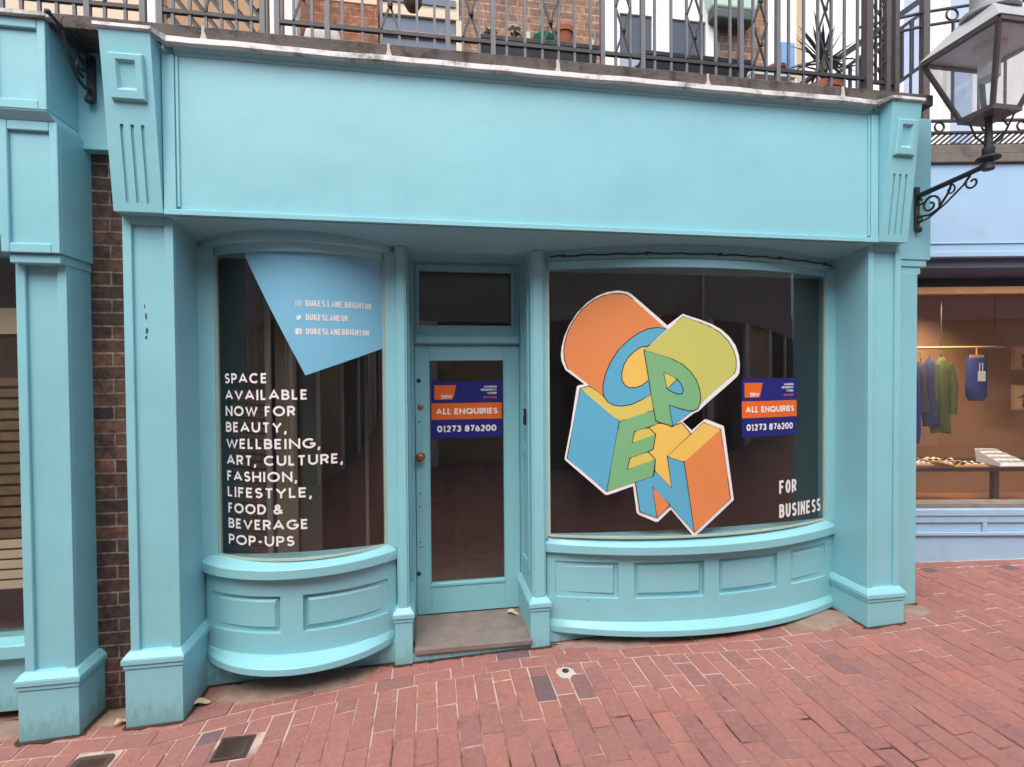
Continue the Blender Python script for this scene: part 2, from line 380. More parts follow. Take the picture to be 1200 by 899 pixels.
# ------------------------------------------------------------------ lettering: drawn strokes
def arc(cx, cy, rx, ry, a0, a1, n=12):
    return [(cx+rx*math.cos(R(a0+(a1-a0)*i/n)), cy+ry*math.sin(R(a0+(a1-a0)*i/n))) for i in range(n+1)]
G = {
 'A': (.86, [[(0, 0), (.5, 1), (1, 0)], [(.2, .3), (.8, .3)]]),
 'B': (.62, [[(0, 0), (0, 1)], [(0, 1), (.5, 1)]+arc(.5, .76, .42, .24, 90, -90)+[(0, .52)], [(0, .52), (.55, .52)]+arc(.55, .26, .45, .26, 90, -90)+[(0, 0)]]),
 'C': (.84, [arc(.55, .5, .55, .5, 48, 312, 20)]),
 'D': (.76, [[(0, 0), (0, 1)], [(0, 1), (.4, 1)]+arc(.4, .5, .6, .5, 90, -90, 16)+[(0, 0)]]),
 'E': (.54, [[(1, 1), (0, 1), (0, 0), (1, 0)], [(0, .52), (.88, .52)]]),
 'F': (.52, [[(1, 1), (0, 1), (0, 0)], [(0, .5), (.85, .5)]]),
 'G': (.9, [arc(.52, .5, .52, .5, 48, 345, 20)+[(1, .46), (.6, .46)]]),
 'H': (.74, [[(0, 0), (0, 1)], [(1, 0), (1, 1)], [(0, .5), (1, .5)]]),
 'I': (.19, [[(.5, 0), (.5, 1)]]),
 'K': (.68, [[(0, 0), (0, 1)], [(.95, 1), (.05, .45)], [(.3, .62), (1, 0)]]),
 'L': (.5, [[(0, 1), (0, 0), (1, 0)]]),
 'M': (.95, [[(0, 0), (0, 1), (.5, .25), (1, 1), (1, 0)]]),
 'N': (.78, [[(0, 0), (0, 1)], [(1, 0), (1, 1)], [(0, .97), (1, .03)]]),
 'O': (.98, [arc(.5, .5, .5, .5, 0, 360, 28)[:-1]]),
 'P': (.6, [[(0, 0), (0, 1)], [(0, 1), (.55, 1)]+arc(.55, .72, .45, .28, 90, -90)+[(0, .44)]]),
 'Q': (.98, [arc(.5, .5, .5, .5, 0, 360, 28)[:-1], [(.62, .3), (1, -.02)]]),
 'R': (.64, [[(0, 0), (0, 1)], [(0, 1), (.55, 1)]+arc(.55, .73, .42, .27, 90, -90)+[(0, .46)], [(.5, .46), (1, 0)]]),
 'S': (.58, [arc(.5, .755, .45, .245, 28, 270, 14)+arc(.5, .255, .48, .255, 90, -152, 14)[1:]]),
 'T': (.62, [[(0, 1), (1, 1)], [(.5, 1), (.5, 0)]]),
 'U': (.72, [[(0, 1), (0, .38)]+arc(.5, .38, .5, .38, 180, 360, 14)+[(1, 1)]]),
 'V': (.84, [[(0, 1), (.5, 0), (1, 1)]]),
 'W': (1.14, [[(0, 1), (.26, 0), (.5, .92), (.74, 0), (1, 1)]]),
 'X': (.74, [[(0, 0), (1, 1)], [(0, 1), (1, 0)]]),
 'Y': (.76, [[(0, 1), (.5, .45), (1, 1)], [(.5, .45), (.5, 0)]]),
 '&': (.82, [[(1, 0), (.22, .72)]+arc(.42, .8, .24, .2, 200, -40, 10)+[(.14, .4)]+arc(.36, .24, .34, .24, 140, 320, 12)+[(.95, .45)]]),
 ',': (.22, [[(.6, .1), (.25, -.2)]]), '.': (.2, [[(.5, 0), (.5, .06)]]), '-': (.4, [[(0, .42), (1, .42)]]), ' ': (.28, []),
 '0': (.66, [arc(.5, .5, .5, .5, 0, 360, 22)[:-1]]),
 '1': (.36, [[(0, .82), (.7, 1), (.7, 0)]]),
 '2': (.58, [arc(.5, .7, .46, .3, 165, -25, 12)+[(0, 0), (1, 0)]]),
 '3': (.58, [arc(.45, .76, .42, .24, 160, -80, 12)+[(.35, .53)], arc(.45, .27, .5, .27, 85, -160, 12)]),
 '6': (.62, [arc(.5, .3, .48, .3, 0, 360, 18)[:-1], [(.06, .42), (.6, 1)]]),
 '7': (.58, [[(0, 1), (1, 1), (.35, 0)]]),
 '8': (.6, [arc(.5, .76, .42, .24, 0, 360, 16)[:-1], arc(.5, .26, .5, .26, 0, 360, 16)[:-1]]),
}
def lettering(mb, txt, f, u0, v0, cap, u1, t=.19, tr=.2, cond=False, d=.004):
    """stroke letters filling u0..u1 with a fixed gap (in cap heights); cond: an even condensed face"""
    def bw(c):
        if not cond: return G[c][0]
        return {'I': .2, 'M': .74, 'W': .78, '.': .16, ' ': .22, '-': .4, ',': .16}.get(c, .52)
    n = len(txt); tk = t*cap; gap = tr*cap
    k = (u1-u0-gap*(n-1))/sum(bw(c) for c in txt)
    u = u0; dd = 0
    for c in txt:
        w = bw(c)*k
        if c == ' ' and isinstance(mb, list): mb.append(MB())
        cur = mb[-1] if isinstance(mb, list) else mb
        for st in G[c][1]:
            iw = max(w-tk, 0); ih = cap-tk
            pts = [(u+tk/2+x*iw, v0+tk/2+y*ih) for x, y in st]
            if c == 'I': pts = [(u+w/2, v0), (u+w/2, v0+cap)]
            elif c == ',': pts = [(u+w*.55, v0+cap*.13), (u+w*.2, v0-cap*.2)]
            elif c == '.': pts = [(u+w/2, v0), (u+w/2, v0+tk)]
            elif c in 'HNMKFPRBDTYLE1U':
                m_ = len(pts)-1
                def ext(i, p):
                    if i not in (0, m_): return p
                    q = st[1 if i == 0 else m_-1]
                    if abs(st[i][0]-q[0]) > .01: return p
                    return (p[0], v0 if st[i][1] < .01 else (v0+cap if st[i][1] > .99 else p[1]))
                pts = [ext(i, p) for i, p in enumerate(pts)]
            cur.stroke(pts, tk*(.8 if c == 'N' and st is G[c][1][2] else 1), f, d+dd*.00012, closed=(c in 'OQ0' and st is G[c][1][0]) or c == '8' or (c == '6' and st is G[c][1][0]))
            dd = (dd+1) % 6
        u += w+gap

def words(name, mat, parent, *a, **k):
    """one part per word"""
    L = [MB()]; lettering(L, *a, **k)
    for b in L: out(name, b, mat, parent)

# ------------------------------------------------------------------ ground
def gz(x): return .0327*max(-14, min(14, x))
YB = [(-9, 2.95), (-2.2, 2.95), (-1.47, 2.90), (-.97, 3.0), (-.4, 3.09), (0, 3.13), (.5, 3.16), (1.39, 3.10), (2.17, 3.0), (2.8, 3.0), (9, 2.99)]
def yb(x):
    for (a, p), (b, q) in zip(YB, YB[1:]):
        if x <= b: return p+(q-p)*max(0, (x-a)/(b-a))
    return YB[-1][1]
def warp(x, y): return y+(yb(x)-3.0)*max(0, min(1, (y-1.0)/2.0))
def far_y(x): return 3.95-(x-4.38)*.1763
mb = MB(); xs = [-200, -60, -25, -14, -8, -4, 0, 4, 8, 14, 25, 60, 200]
for a, b in zip(xs, xs[1:]): mb.poly([(a, -200, gz(a)-.02), (b, -200, gz(b)-.02), (b, 200, gz(b)-.02), (a, 200, gz(a)-.02)])
struct(out('ground', mb, 'far_paving', flip=False))
mb = MB(); n = 48
for i in range(n):
    a, b = -5+15*i/n, -5+15*(i+1)/n
    mb.poly([(a, -2.8, gz(a)-.0045), (b, -2.8, gz(b)-.0045), (b, 4.6, gz(b)-.0045), (a, 4.6, gz(a)-.0045)])
struct(out('mortar_bed', mb, 'joint', flip=False))
mb = MB()
HOLES = [(-1.094, -.916, 2.702, 2.878), (-1.782, -1.584, 2.768, 2.892)]
def brick(x0, x1, y0, y1, wf=warp):
    g = .0028+random.random()*.0018
    cx, cy = (x0+x1)/2, (y0+y1)/2
    for a, b, c, d in HOLES:
        wy0, wy1 = wf(cx, y0), wf(cx, y1)
        if x1 > a and x0 < b and wy1 > c and wy0 < d:
            k = (y1-y0)/(wy1-wy0)
            opts = [(x0, min(x1, a), y0, y1), (max(x0, b), x1, y0, y1), (x0, x1, y0, min(y1, y0+(c-wy0)*k)), (x0, x1, max(y0, y0+(d-wy0)*k), y1)]
            opts = [o for o in opts if o[1]-o[0] > .022 and o[3]-o[2] > .022]
            if not opts: return
            x0, x1, y0, y1 = max(opts, key=lambda o: (o[1]-o[0])*(o[3]-o[2])); cx, cy = (x0+x1)/2, (y0+y1)/2
    j = random.gauss(0, .0014); tx, ty = random.gauss(0, .009), random.gauss(0, .006)
    if random.random() < .03: j -= .0012
    j = max(j, -.0022)
    if random.random() < .07: j += .0035
    ox, oy = random.gauss(0, .0012), random.gauss(0, .0014)
    x0 += g+ox; x1 += -g+ox; y0 += g+oy; y1 += -g+oy
    def z(x, y): return gz(x)+j+(x-cx)*tx+(y-cy)*ty
    e = .0035
    bot = [(x, wf(x, y), z(x, y)-.012) for x, y in ((x0, y0), (x1, y0), (x1, y1), (x0, y1))]
    mid = [(x, wf(x, y), z(x, y)-.0035) for x, y in ((x0, y0), (x1, y0), (x1, y1), (x0, y1))]
    top = [(x, wf(x, y), z(x, y)) for x, y in ((x0+e, y0+e), (x1-e, y0+e), (x1-e, y1-e), (x0+e, y1-e))]
    V = [mb.bm.verts.new(q) for q in bot+mid+top]
    mb.bm.faces.new(V[8:12])
    for k in range(4):
        kk = (k+1) % 4
        mb.bm.faces.new((V[k], V[kk], V[4+kk], V[4+k])); mb.bm.faces.new((V[4+k], V[4+kk], V[8+kk], V[8+k]))
PW, PL = .1135, .2245
i0 = int(-4.6/PW)
for i in range(i0, int(9.0/PW)):
    x0 = i*PW+.028; x1 = x0+PW; right = x0 > 3.64
    top = 3.0 if not right else far_y((x0+x1)/2)-.12
    ph = (.5 if i % 2 else 0.0)+random.choice((0, 0, 0, .08, -.07, .25))
    y = top-PL*((ph % 1.0) or 1.0)
    if top-y > .05: brick(x0, x1, y, top)
    else: y = top
    while y > -2.75:
        brick(x0, x1, y-PL, y); y -= PL
for k in range(5):                      # border courses along the shopfront
    x = -4.6+(.1 if k % 2 else 0)
    while x < 3.64:
        w = min(PL*random.uniform(.98, 1.02), 3.668-x)
        if w > .05: brick(x, x+w, 3.0+k*PW, 3.0+(k+1)*PW)
        x += w
def bwarp(x, y): return y+far_y(x)
x = 3.7
while x < 9:
    brick(x, x+PL, -.115, 0.0, bwarp); x += PL
struct(out('paving', mb, 'paver', flip=False))
# rough mortar fillets where paving meets the shopfront
mb = MB()
def blob(cx, cy, rx, ry, seed, h=.006):
    rnd = random.Random(seed); k = 30; f = [rnd.uniform(.78, 1.12) for _ in range(k)]
    f = [(f[i-1]+2*f[i]+f[(i+1) % k])/4 for i in range(k)]
    ring = [(cx+rx*f[i]*math.cos(2*math.pi*i/k), cy+ry*f[i]*math.sin(2*math.pi*i/k)) for i in range(k)]
    c = mb.bm.verts.new((cx, cy, gz(cx)+h+.008)); mid = [mb.bm.verts.new((cx+(x-cx)*.8, cy+(y-cy)*.8, gz(x)+h)) for x, y in ring]
    o = [mb.bm.verts.new((x, y, gz(x)-.004)) for x, y in ring]
    for i in range(k):
        q = (i+1) % k
        mb.bm.faces.new((c, mid[i], mid[q])); mb.bm.faces.new((mid[i], o[i], o[q], mid[q]))
for a in ((-.85, 3.33, .52, .2, 3), (1.3, 3.36, .5, .14, 4), (2.75, 3.27, .33, .16, 6), (3.42, 3.22, .24, .12, 7), (-1.76, 3.2, .12, .09, 8), (2.05, 3.35, .45, .13, 12), (-2.5, 3.2, .35, .14, 15)): blob(*a)
struct(out('mortar_edge', mb, 'patch', smooth=60, flip=False))
mb = MB(); rnd = random.Random(21)  # dark strip at the bases: joint dirt plus contact shading put into its colour
def grime_shade_strip(pts):
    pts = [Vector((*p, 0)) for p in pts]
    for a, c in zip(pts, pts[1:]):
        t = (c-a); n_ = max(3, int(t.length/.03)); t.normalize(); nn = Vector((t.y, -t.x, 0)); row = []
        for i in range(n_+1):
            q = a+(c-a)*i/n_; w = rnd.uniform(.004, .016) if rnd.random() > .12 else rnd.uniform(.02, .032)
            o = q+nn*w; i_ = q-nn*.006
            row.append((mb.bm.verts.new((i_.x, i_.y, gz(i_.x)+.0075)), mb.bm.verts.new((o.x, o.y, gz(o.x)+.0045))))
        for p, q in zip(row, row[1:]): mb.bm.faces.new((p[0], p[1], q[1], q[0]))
grime_shade_strip([(-1.665, 3.3), (-1.665, 3.066), (-1.355, 3.066), (-1.355, 3.39)]); grime_shade_strip([(2.972, 3.39), (2.972, 3.066), (3.282, 3.066), (3.282, 3.29), (3.62, 3.29)])
grime_shade_strip([(-2.6, 3.29), (-2.176, 3.29), (-2.176, 3.066), (-1.872, 3.066), (-1.872, 3.29), (-1.665, 3.29)]); grime_shade_strip([(-1.355, 3.387), (-.24, 3.387), (-.24, 3.345), (-.12, 3.345), (-.12, 3.36), (.66, 3.36), (.66, 3.345), (.80, 3.345), (.80, 3.387), (2.972, 3.387)])
struct(out('dirt_contact_shade', mb, 'soil', flip=False))

# ------------------------------------------------------------------ the turquoise shopfront
shop = thing('shopfront', (.9, 3.1, .03), 'turquoise shopfront with two bowed display windows either side of a glazed door', 'shopfront')
def shaft(x0, x1, yf, yb_, z0, z1, w=.045, d=.018):
    """pilaster shaft with a sunk front panel"""
    b = MB(); b.box(x0, x1, yf+d, yb_, z0, z1)
    b.box(x0, x0+w, yf, yf+d, z0, z1); b.box(x1-w, x1, yf, yf+d, z0, z1)
    b.box(x0+w, x1-w, yf, yf+d, z1-w*1.2, z1); b.box(x0+w, x1-w, yf, yf+d, z0, z0+w*.6); return b
def plinth(x0, x1, yf, yb_, zt, zb):
    b = MB()
    b.box(x0, x1, yf, yb_, zb, zt-.075)
    b.box(x0-.006, x1+.006, yf-.006, yb_, zt-.072, zt-.048)
    b.box(x0-.014, x1+.014, yf-.014, yb_, zt-.046, zt-.018)
    # weathered slope above
    b.hexa([(x0-.014, yf-.014, zt-.018), (x1+.014, yf-.014, zt-.018), (x1+.014, yb_, zt-.018), (x0-.014, yb_, zt-.018),
            (x0+.012, yf+.014, zt+.016), (x1-.012, yf+.014, zt+.016), (x1-.012, yb_, zt+.016), (x0+.012, yb_, zt+.016)])
    return b
def console(x0, x1, yb0, yb1, z0, z1, back, parent):
    """tapering bracket: leans forward to the top, square sunk panel and three flutes"""
    H = z1-z0; L = math.hypot(H, yb0-yb1); ny = -H/L; nz = -(yb0-yb1)/L
    def f(u, v, d): return (x0+u, yb0+(yb1-yb0)*v/H+ny*d, z0+v+nz*d)
    w = x1-x0; b = MB(); t = .012
    b.hexa([(x0, yb0+.012, z0), (x1, yb0+.012, z0), (x1, back, z0), (x0, back, z0), (x0, yb1+.012, z1), (x1, yb1+.012, z1), (x1, back, z1), (x0, back, z1)])
    fl0, fl1 = .045, H*.49; gw = .017; cs = [w*.30, w*.51, w*.72]
    b.mapbox(f, 0, w, 0, fl0, -t, 0); b.mapbox(f, 0, w, fl1, H, -t, 0)
    e = [0]+[q for c in cs for q in (c-gw/2, c+gw/2)]+[w]
    for k in range(0, len(e), 2): b.mapbox(f, e[k], e[k+1], fl0, fl1, -t, 0)
    bmesh.ops.remove_doubles(b.bm, verts=b.bm.verts, dist=1e-4)
    o = out('console', b, 'teal', parent)
    p0, p1, q0, q1 = w*.17, w*.86, H*.615, H*.87; b = MB()
    rings = [(0, 0, 0, 0, 0), (.002, .002, .002, .002, .016), (.008, .008, .008, .008, .022), (.036, .036, .05, .034, .022), (.048, .048, .064, .046, .004)]
    vs = []
    for l_, r_, bo, to, d in rings:
        vs.append([b.bm.verts.new(f(u, v, d)) for u, v in ((p0+l_, q0+bo), (p1-r_, q0+bo), (p1-r_, q1-to), (p0+l_, q1-to))])
    for A, B_ in zip(vs, vs[1:]):
        for k in range(4): b.bm.faces.new((A[k], A[(k+1) % 4], B_[(k+1) % 4], B_[k]))
    b.bm.faces.new(vs[-1])
    out('console_panel', b, 'teal', parent, bevel=.002)
    return o

for (x0, x1, c0, c1) in ((-1.637, -1.383, -1.638, -1.40), (3.0, 3.26, 3.012, 3.235)):
    pil = out('pilaster', shaft(x0, x1, 3.1, 3.47, .30, 2.76), 'teal', shop, bevel=.004)
    out('plinth', plinth(x0-.018, x1+.018 if x0 < 0 else x1+.012, 3.075, 3.47, .345, -.12), 'teal', pil, bevel=.004)
    console(c0, c1, 3.03, 2.93, 2.752, 3.648, 3.3, pil)
# return on the right hand corner
b = MB(); b.box(3.2, 3.612, 3.3, 3.46, -.05, 2.60); ret = out('corner_return', b, 'teal', shop, bevel=.004)
b = MB(); b.box(3.24, 3.728, 3.302, 3.46, 2.705, 3.755); b.box(3.25, 3.70, 3.31, 3.46, 2.655, 2.704); b.box(3.25, 3.66, 3.32, 3.46, 2.60, 2.654)
out('return_cap', b, 'teal', ret, bevel=.006)

# fascia board with frame mouldings
b = MB(); b.box(-1.40, 3.012, 3.05, 3.5, 2.752, 3.70); fas = out('fascia', b, 'teal', shop)
b = MB()
b.box(-1.395, -1.335, 3.032, 3.049, 2.775, 3.60); b.box(-1.333, -1.318, 3.04, 3.049, 2.79, 3.60)
b.box(2.955, 3.008, 3.032, 3.049, 2.775, 3.60); b.box(2.938, 2.953, 3.04, 3.049, 2.79, 3.60)
b.box(-1.395, 3.008, 3.026, 3.049, 2.744, 2.774)
def fx(u, v, d): return (u, 3.049-d, v)
b.sweep(fx, -1.335, 2.955, [(3.602, 0), (3.612, .012), (3.622, .014), (3.64, .03), (3.66, .055), (3.668, .06), (3.668, 0)], 1)
out('fascia_moulding', b, 'teal', fas, bevel=.003)
b = MB(); b.hexa([(-1.385, 3.056, 2.742), (3.0, 3.056, 2.742), (3.0, 3.47, 2.692), (-1.385, 3.47, 2.692), (-1.385, 3.056, 2.751), (3.0, 3.056, 2.751), (3.0, 3.47, 2.75), (-1.385, 3.47, 2.75)])
b.box(-.2, .75, 3.47, 3.86, 2.70, 2.76)
out('soffit', b, 'teal', fas)

# bow windows
class Bow:
    def __init__(s, x0, x1, y0, sag):
        h = (x1-x0)/2; s.R = (h*h+sag*sag)/(2*sag); s.cx = (x0+x1)/2; s.cy = y0-sag+s.R; s.T = math.asin(min(1, h/s.R))
    def at(s, a, d=0):       # a: angle
        return (s.cx+(s.R+d)*math.sin(a), s.cy-(s.R+d)*math.cos(a))
    def frac(s, k, d=0): return s.at(-s.T+2*s.T*k, d)
def between(A, B):
    def f(u, v, d):
        p = A.frac(u); q = B.frac(u); return (p[0]+(q[0]-p[0])*d, p[1]+(q[1]-p[1])*d, v)
    return f
def onbow(A):                # u = arc length from the middle, v = height, d = outward
    def f(u, v, d):
        p = A.at(u/A.R, d); return (p[0], p[1], v)
    return f
GL = Bow(-1.285, -.28, 3.4, .175); GR = Bow(.80, 2.92, 3.4, .195)
def bow_window(side):
    if side == 'l':
        Gl, S, RF, SK, HD = GL, Bow(-1.402, -.21, 3.4, .245), Bow(-1.375, -.225, 3.42, .205), Bow(-1.37, -.238, 3.4, .287), Bow(-1.385, -.213, 3.42, .24)
        bk = Bow(-1.39, -.21, 3.46, .02); zs, zg0, zg1, zk = .733, .768, 2.614, .128
        panels = [(-.5575, -.0875, .332, .532), (.041, .5545, .335, .556)]; PB = Bow(-1.36, -.225, 3.42, .21); ex = (-1.40, -.205); NU = 28
    else:
        Gl, S, RF, SK, HD = GR, Bow(.763, 3.03, 3.4, .245), Bow(.79, 3.01, 3.42, .195), Bow(.794, 3.015, 3.4, .24), Bow(.778, 3.005, 3.42, .235)
        bk = Bow(.78, 3.0, 3.46, .02); zs, zg0, zg1, zk = .716, .766, 2.582, .108
        panels = [(-1.068, -.641, .352, .584), (-.538, -.05, .350, .578), (.057, .534, .343, .583), (.655, 1.031, .363, .591)]; PB = Bow(.80, 3.0, 3.42, .2); ex = (.77, 3.005); NU = 34
    # frame: head, end stiles, beads
    b = MB(); f = between(bk, HD)
    Hi = Bow(Gl.at(-Gl.T)[0], Gl.at(Gl.T)[0], 3.4, (Gl.R-math.sqrt(Gl.R**2-(Gl.R*math.sin(Gl.T))**2))+.028)
    b.sweep(f, 0, 1, [(zg1+.045, 0), (zg1+.045, .93), (zg1+.055, .99), (zg1+.085, 1.0), (2.745, .97), (2.745, 0)], NU)
    b.mapbox(between(bk, Hi), 0, 1, zg1-.006, zg1+.046, 0, 1, NU)
    fr = out('bow_window', b, 'teal', shop, smooth=35)
    b = MB(); gx0, gx1 = Gl.at(-Gl.T)[0], Gl.at(Gl.T)[0]
    b.box(ex[0], gx0-.006, 3.39, 3.47, zg0-.02, zg1+.05); out('window_stile', b, 'teal', fr, bevel=.004)
    b = MB(); b.box(gx1+.006, ex[1], 3.39, 3.47, zg0-.02, zg1+.05); out('window_stile', b, 'teal', fr, bevel=.004)
    b = MB(); fg = onbow(Gl); ul = Gl.R*Gl.T
    b.mapbox(fg, -ul-.004, -ul+.013, zg0, zg1, -.01, .007, 2); b.mapbox(fg, ul-.013, ul+.004, zg0, zg1, -.01, .007, 2)
    b.mapbox(fg, -ul+.013, ul-.013, zg0-.004, zg0+.010, -.01, .009, NU)
    out('glazing_bead', b, 'cream_green', fr, smooth=35)
    b = MB(); b.sheet(fg, -ul, ul, zg0, zg1, NU*2); out('glass_pane', b, 'glass', fr, smooth=60)
    # sill
    b = MB(); f = between(bk, S)
    b.sweep(f, 0, 1, [(zs-.058, .3), (zs-.058, .985), (zs-.054, 1.0), (zs-.003, 1.0), (zs+.001, .985), (zg0+.004, .62), (zg0+.004, .3)], NU)
    out('sill', b, 'teal', fr, smooth=14)
    # panelled stall riser
    b = MB(); f = between(bk, RF); b.mapbox(f, 0, 1, zk+.05, zs-.056, 0, .86, NU)
    fr2 = onbow(RF); tot = RF.R*RF.T; k = tot/(PB.R*PB.T)
    zt, zb = zs-.057, zk+.06; dB = -.03
    P4 = [(a*k, c*k, z0, z1) for a, c, z0, z1 in panels]
    zl, zh = min(p[2] for p in P4), max(p[3] for p in P4)
    b.mapbox(fr2, -tot, tot, zh, zt, dB, 0, NU); b.mapbox(fr2, -tot, tot, zb, zl, dB, 0, NU)
    edges = [-tot]+[e for p in P4 for e in (p[0], p[1])]+[tot]
    for q in range(0, len(edges), 2): b.mapbox(fr2, edges[q], edges[q+1], zl, zh, dB, 0, 4)
    rs = out('stall_riser', b, 'teal', fr, smooth=14)
    for p in P4:
        b = MB(); u0, u1, z0, z1 = p[0]+.012, p[1]-.012, zl+.012, zh-.012; g = .026
        def fp(u, v, d): return fr2(u, v, d)
        nn = 8
        rings = []
        for i in range(nn+1):
            uo = u0+(u1-u0)*i/nn; ui = u0+g+(u1-u0-2*g)*i/nn
            rings.append([b.bm.verts.new(fp(uo, z0, dB-.004)), b.bm.verts.new(fp(ui, z0+g, -.009)), b.bm.verts.new(fp(ui, z1-g, -.009)), b.bm.verts.new(fp(uo, z1, dB-.004))])
        for r0, r1 in zip(rings, rings[1:]):
            for j in range(3): b.bm.faces.new((r0[j], r0[j+1], r1[j+1], r1[j]))
        b.bm.faces.new(rings[0]); b.bm.faces.new(rings[-1][::-1])
        out('raised_panel', b, 'teal', fr, smooth=12)
    b = MB(); f = between(bk, SK)
    b.sweep(f, 0, 1, [(zk, 0), (zk, .985), (zk+.004, 1.0), (zk+.040, 1.0), (zk+.044, .988), (zk+.078, .76), (zk+.078, 0)], NU)
    out('skirting', b, 'teal', fr, smooth=14)
    b = MB(); b.box(ex[0]+.02, ex[1]-.02, 3.395, 3.46, -.12, zk+.02); out('base_wall', b, 'teal', fr)
M['cream_green'] = worn('pale_bead_paint', s2l((176, 196, 184)), .6, .1)
bow_window('l'); bow_window('r')
HDr = Bow(.778, 3.005, 3.42, .235)
b = MB(); b.tube([(*HDr.frac(.02+.96*i/40, .012), 2.664+.0035*math.sin(i*1.7)) for i in range(41)], .0055, 6); cb_ = out('cable', b, 'black', shop, smooth=60)
b = MB()
for q in (.06, .3, .52, .73, .94): x_, y_ = HDr.frac(q, .012); b.box(x_-.006, x_+.006, y_-.012, y_+.012, 2.656, 2.674)
out('cable_clip', b, 'black_iron', cb_)
def chips(name, spots, y, parent, mat='chip'):
    b = MB(); rnd = random.Random(11)
    for x, z, w, h in spots:
        k = 9; b.flat([(x+w*rnd.uniform(.6, 1.1)*math.cos(2*math.pi*i/k), z+h*rnd.uniform(.6, 1.1)*math.sin(2*math.pi*i/k)) for i in range(k)], lambda u, v, d: (u, y-d, v), .0008)
    out(name, b, mat, parent)
M['chip'] = worn('bare_chip', s2l((70, 78, 78)), .9, .4, 60)
chips('paint_chip', [(-1.535, 2.205, .006, .022), (-1.532, 2.13, .009, .024), (-1.536, 2.09, .006, .014), (-1.541, 2.26, .003, .02)], 3.118, shop)
chips('paint_chip', [(-.03, .26, .004, .012), (.19, .22, .004, .006), (.34, .2, .01, .004), (.62, 1.1, .004, .004), (-.09, .53, .006, .004)], 3.82, door_ref, 'chip') if False else None

# door posts, door, fanlight, step
for (x0, x1) in ((-.213, -.137), (.681, .775)):
    b = MB(); b.box(x0, x1, 3.38, 3.86, .3, 2.73); b.box(x0+.012, x1-.012, 3.368, 3.379, .36, 2.70)
    po = out('door_post', b, 'teal', shop, bevel=.004)
    out('plinth', plinth(x0-.018, x1+.018, 3.355, 3.86, .345, -.1), 'teal', po, bevel=.003)
b = MB()
b.box(.672, .681, 3.46, 3.52, .5, 2.6); b.box(.672, .681, 3.68, 3.74, .5, 2.6); b.box(.672, .681, 3.521, 3.679, 2.54, 2.6); b.box(.672, .681, 3.521, 3.679, 1.30, 1.36); b.box(.672, .681, 3.521, 3.679, .5, .56)
b.box(-.136, -.127, 3.46, 3.52, .5, 2.6); b.box(-.136, -.127, 3.68, 3.74, .5, 2.6); b.box(-.136, -.127, 3.521, 3.679, 2.54, 2.6)
b.box(-.136, -.103, 3.80, 3.87, .09, 2.70); b.box(.679, .705, 3.80, 3.87, .09, 2.70)
b.box(-.103, .679, 3.795, 3.87, 2.095, 2.168); b.box(-.09, .668, 3.775, 3.794, 2.105, 2.15)
out('door_frame', b, 'teal', shop, bevel=.003)
b = MB(); x0, x1, z0, z1 = -.102, .678, 2.169, 2.70
b.box(x0, -.064, 3.815, 3.865, z0, z1); b.box(.62, x1, 3.815, 3.865, z0, z1); b.box(-.064, .62, 3.815, 3.865, z0, 2.237); b.box(-.064, .62, 3.815, 3.865, 2.637, z1)
b.box(-.085, -.07, 3.803, 3.814, 2.19, 2.68); b.box(.628, .643, 3.803, 3.814, 2.19, 2.68); b.box(-.07, .628, 3.803, 3.814, 2.66, 2.68)
fan = out('fanlight', b, 'teal', shop, bevel=.003)
b = MB(); b.poly([(-.066, 3.845, 2.235), (.622, 3.845, 2.235), (.622, 3.845, 2.64), (-.066, 3.845, 2.64)]); out('fanlight_pane', b, 'glass', fan, flip=False)
b = MB()
b.box(-.10, .007, 3.82, 3.865, .098, 2.09); b.box(.556, .676, 3.82, 3.865, .098, 2.09); b.box(.007, .556, 3.82, 3.865, 1.977, 2.09); b.box(.007, .556, 3.82, 3.865, .098, .322)
b.box(.0, .563, 3.812, 3.819, .300, .322); b.box(.0, .006, 3.813, 3.819, .323, 1.98); b.box(.557, .563, 3.813, 3.819, .323, 1.98)
door = out('door', b, 'teal', shop, bevel=.003)
b = MB(); b.poly([(.005, 3.845, .32), (.558, 3.845, .32), (.558, 3.845, 1.98), (.005, 3.845, 1.98)]); out('door_pane', b, 'glass', door, flip=False)
def ylathe(prof, c, n=20):
    b = MB(); rings = []
    for r, y in prof: rings.append([b.bm.verts.new((c[0]+r*math.cos(2*math.pi*k/n), c[1]-y, c[2]+r*math.sin(2*math.pi*k/n))) for k in range(n)])
    for p, q in zip(rings, rings[1:]):
        for k in range(n): b.bm.faces.new((p[k], p[(k+1) % n], q[(k+1) % n], q[k]))
    b.bm.faces.new(rings[0][::-1]); b.bm.faces.new(rings[-1]); return b
out('door_knob', ylathe([(.035, 0), (.035, .006), (.014, .01), (.013, .03), (.026, .037), (.034, .05), (.03, .064), (.015, .072), (.001, .073)], (-.066, 3.8195, 1.272)), 'brass', door, smooth=50)
out('lock_cylinder', ylathe([(.021, 0), (.021, .008), (.015, .012), (.001, .012)], (-.06, 3.8195, 1.637)), 'brass', door, smooth=40)
out('spy_hole', ylathe([(.016, 0), (.012, .007), (.001, .008)], (-.072, 3.8195, 1.83)), 'black_iron', door, smooth=40)
out('bolt_head', ylathe([(.016, 0), (.013, .007), (.001, .008)], (-.085, 3.8195, .405)), 'black_iron', door, smooth=40)
b = MB(); b.box(-.097, -.047, 3.812, 3.8195, .606, 1.57); out('push_plate', b, 'teal', door, bevel=.003)
for zz in (1.53, 1.0, .9, .64):
    out('plate_screw', ylathe([(.006, 0), (.005, .003), (.0005, .003)], (-.072, 3.812, zz), 10), 'black_iron', door)
b = MB(); b.box(-.108, .674, 3.345, 3.83, .052, .091); out('door_step', b, 'step', shop, bevel=.008)
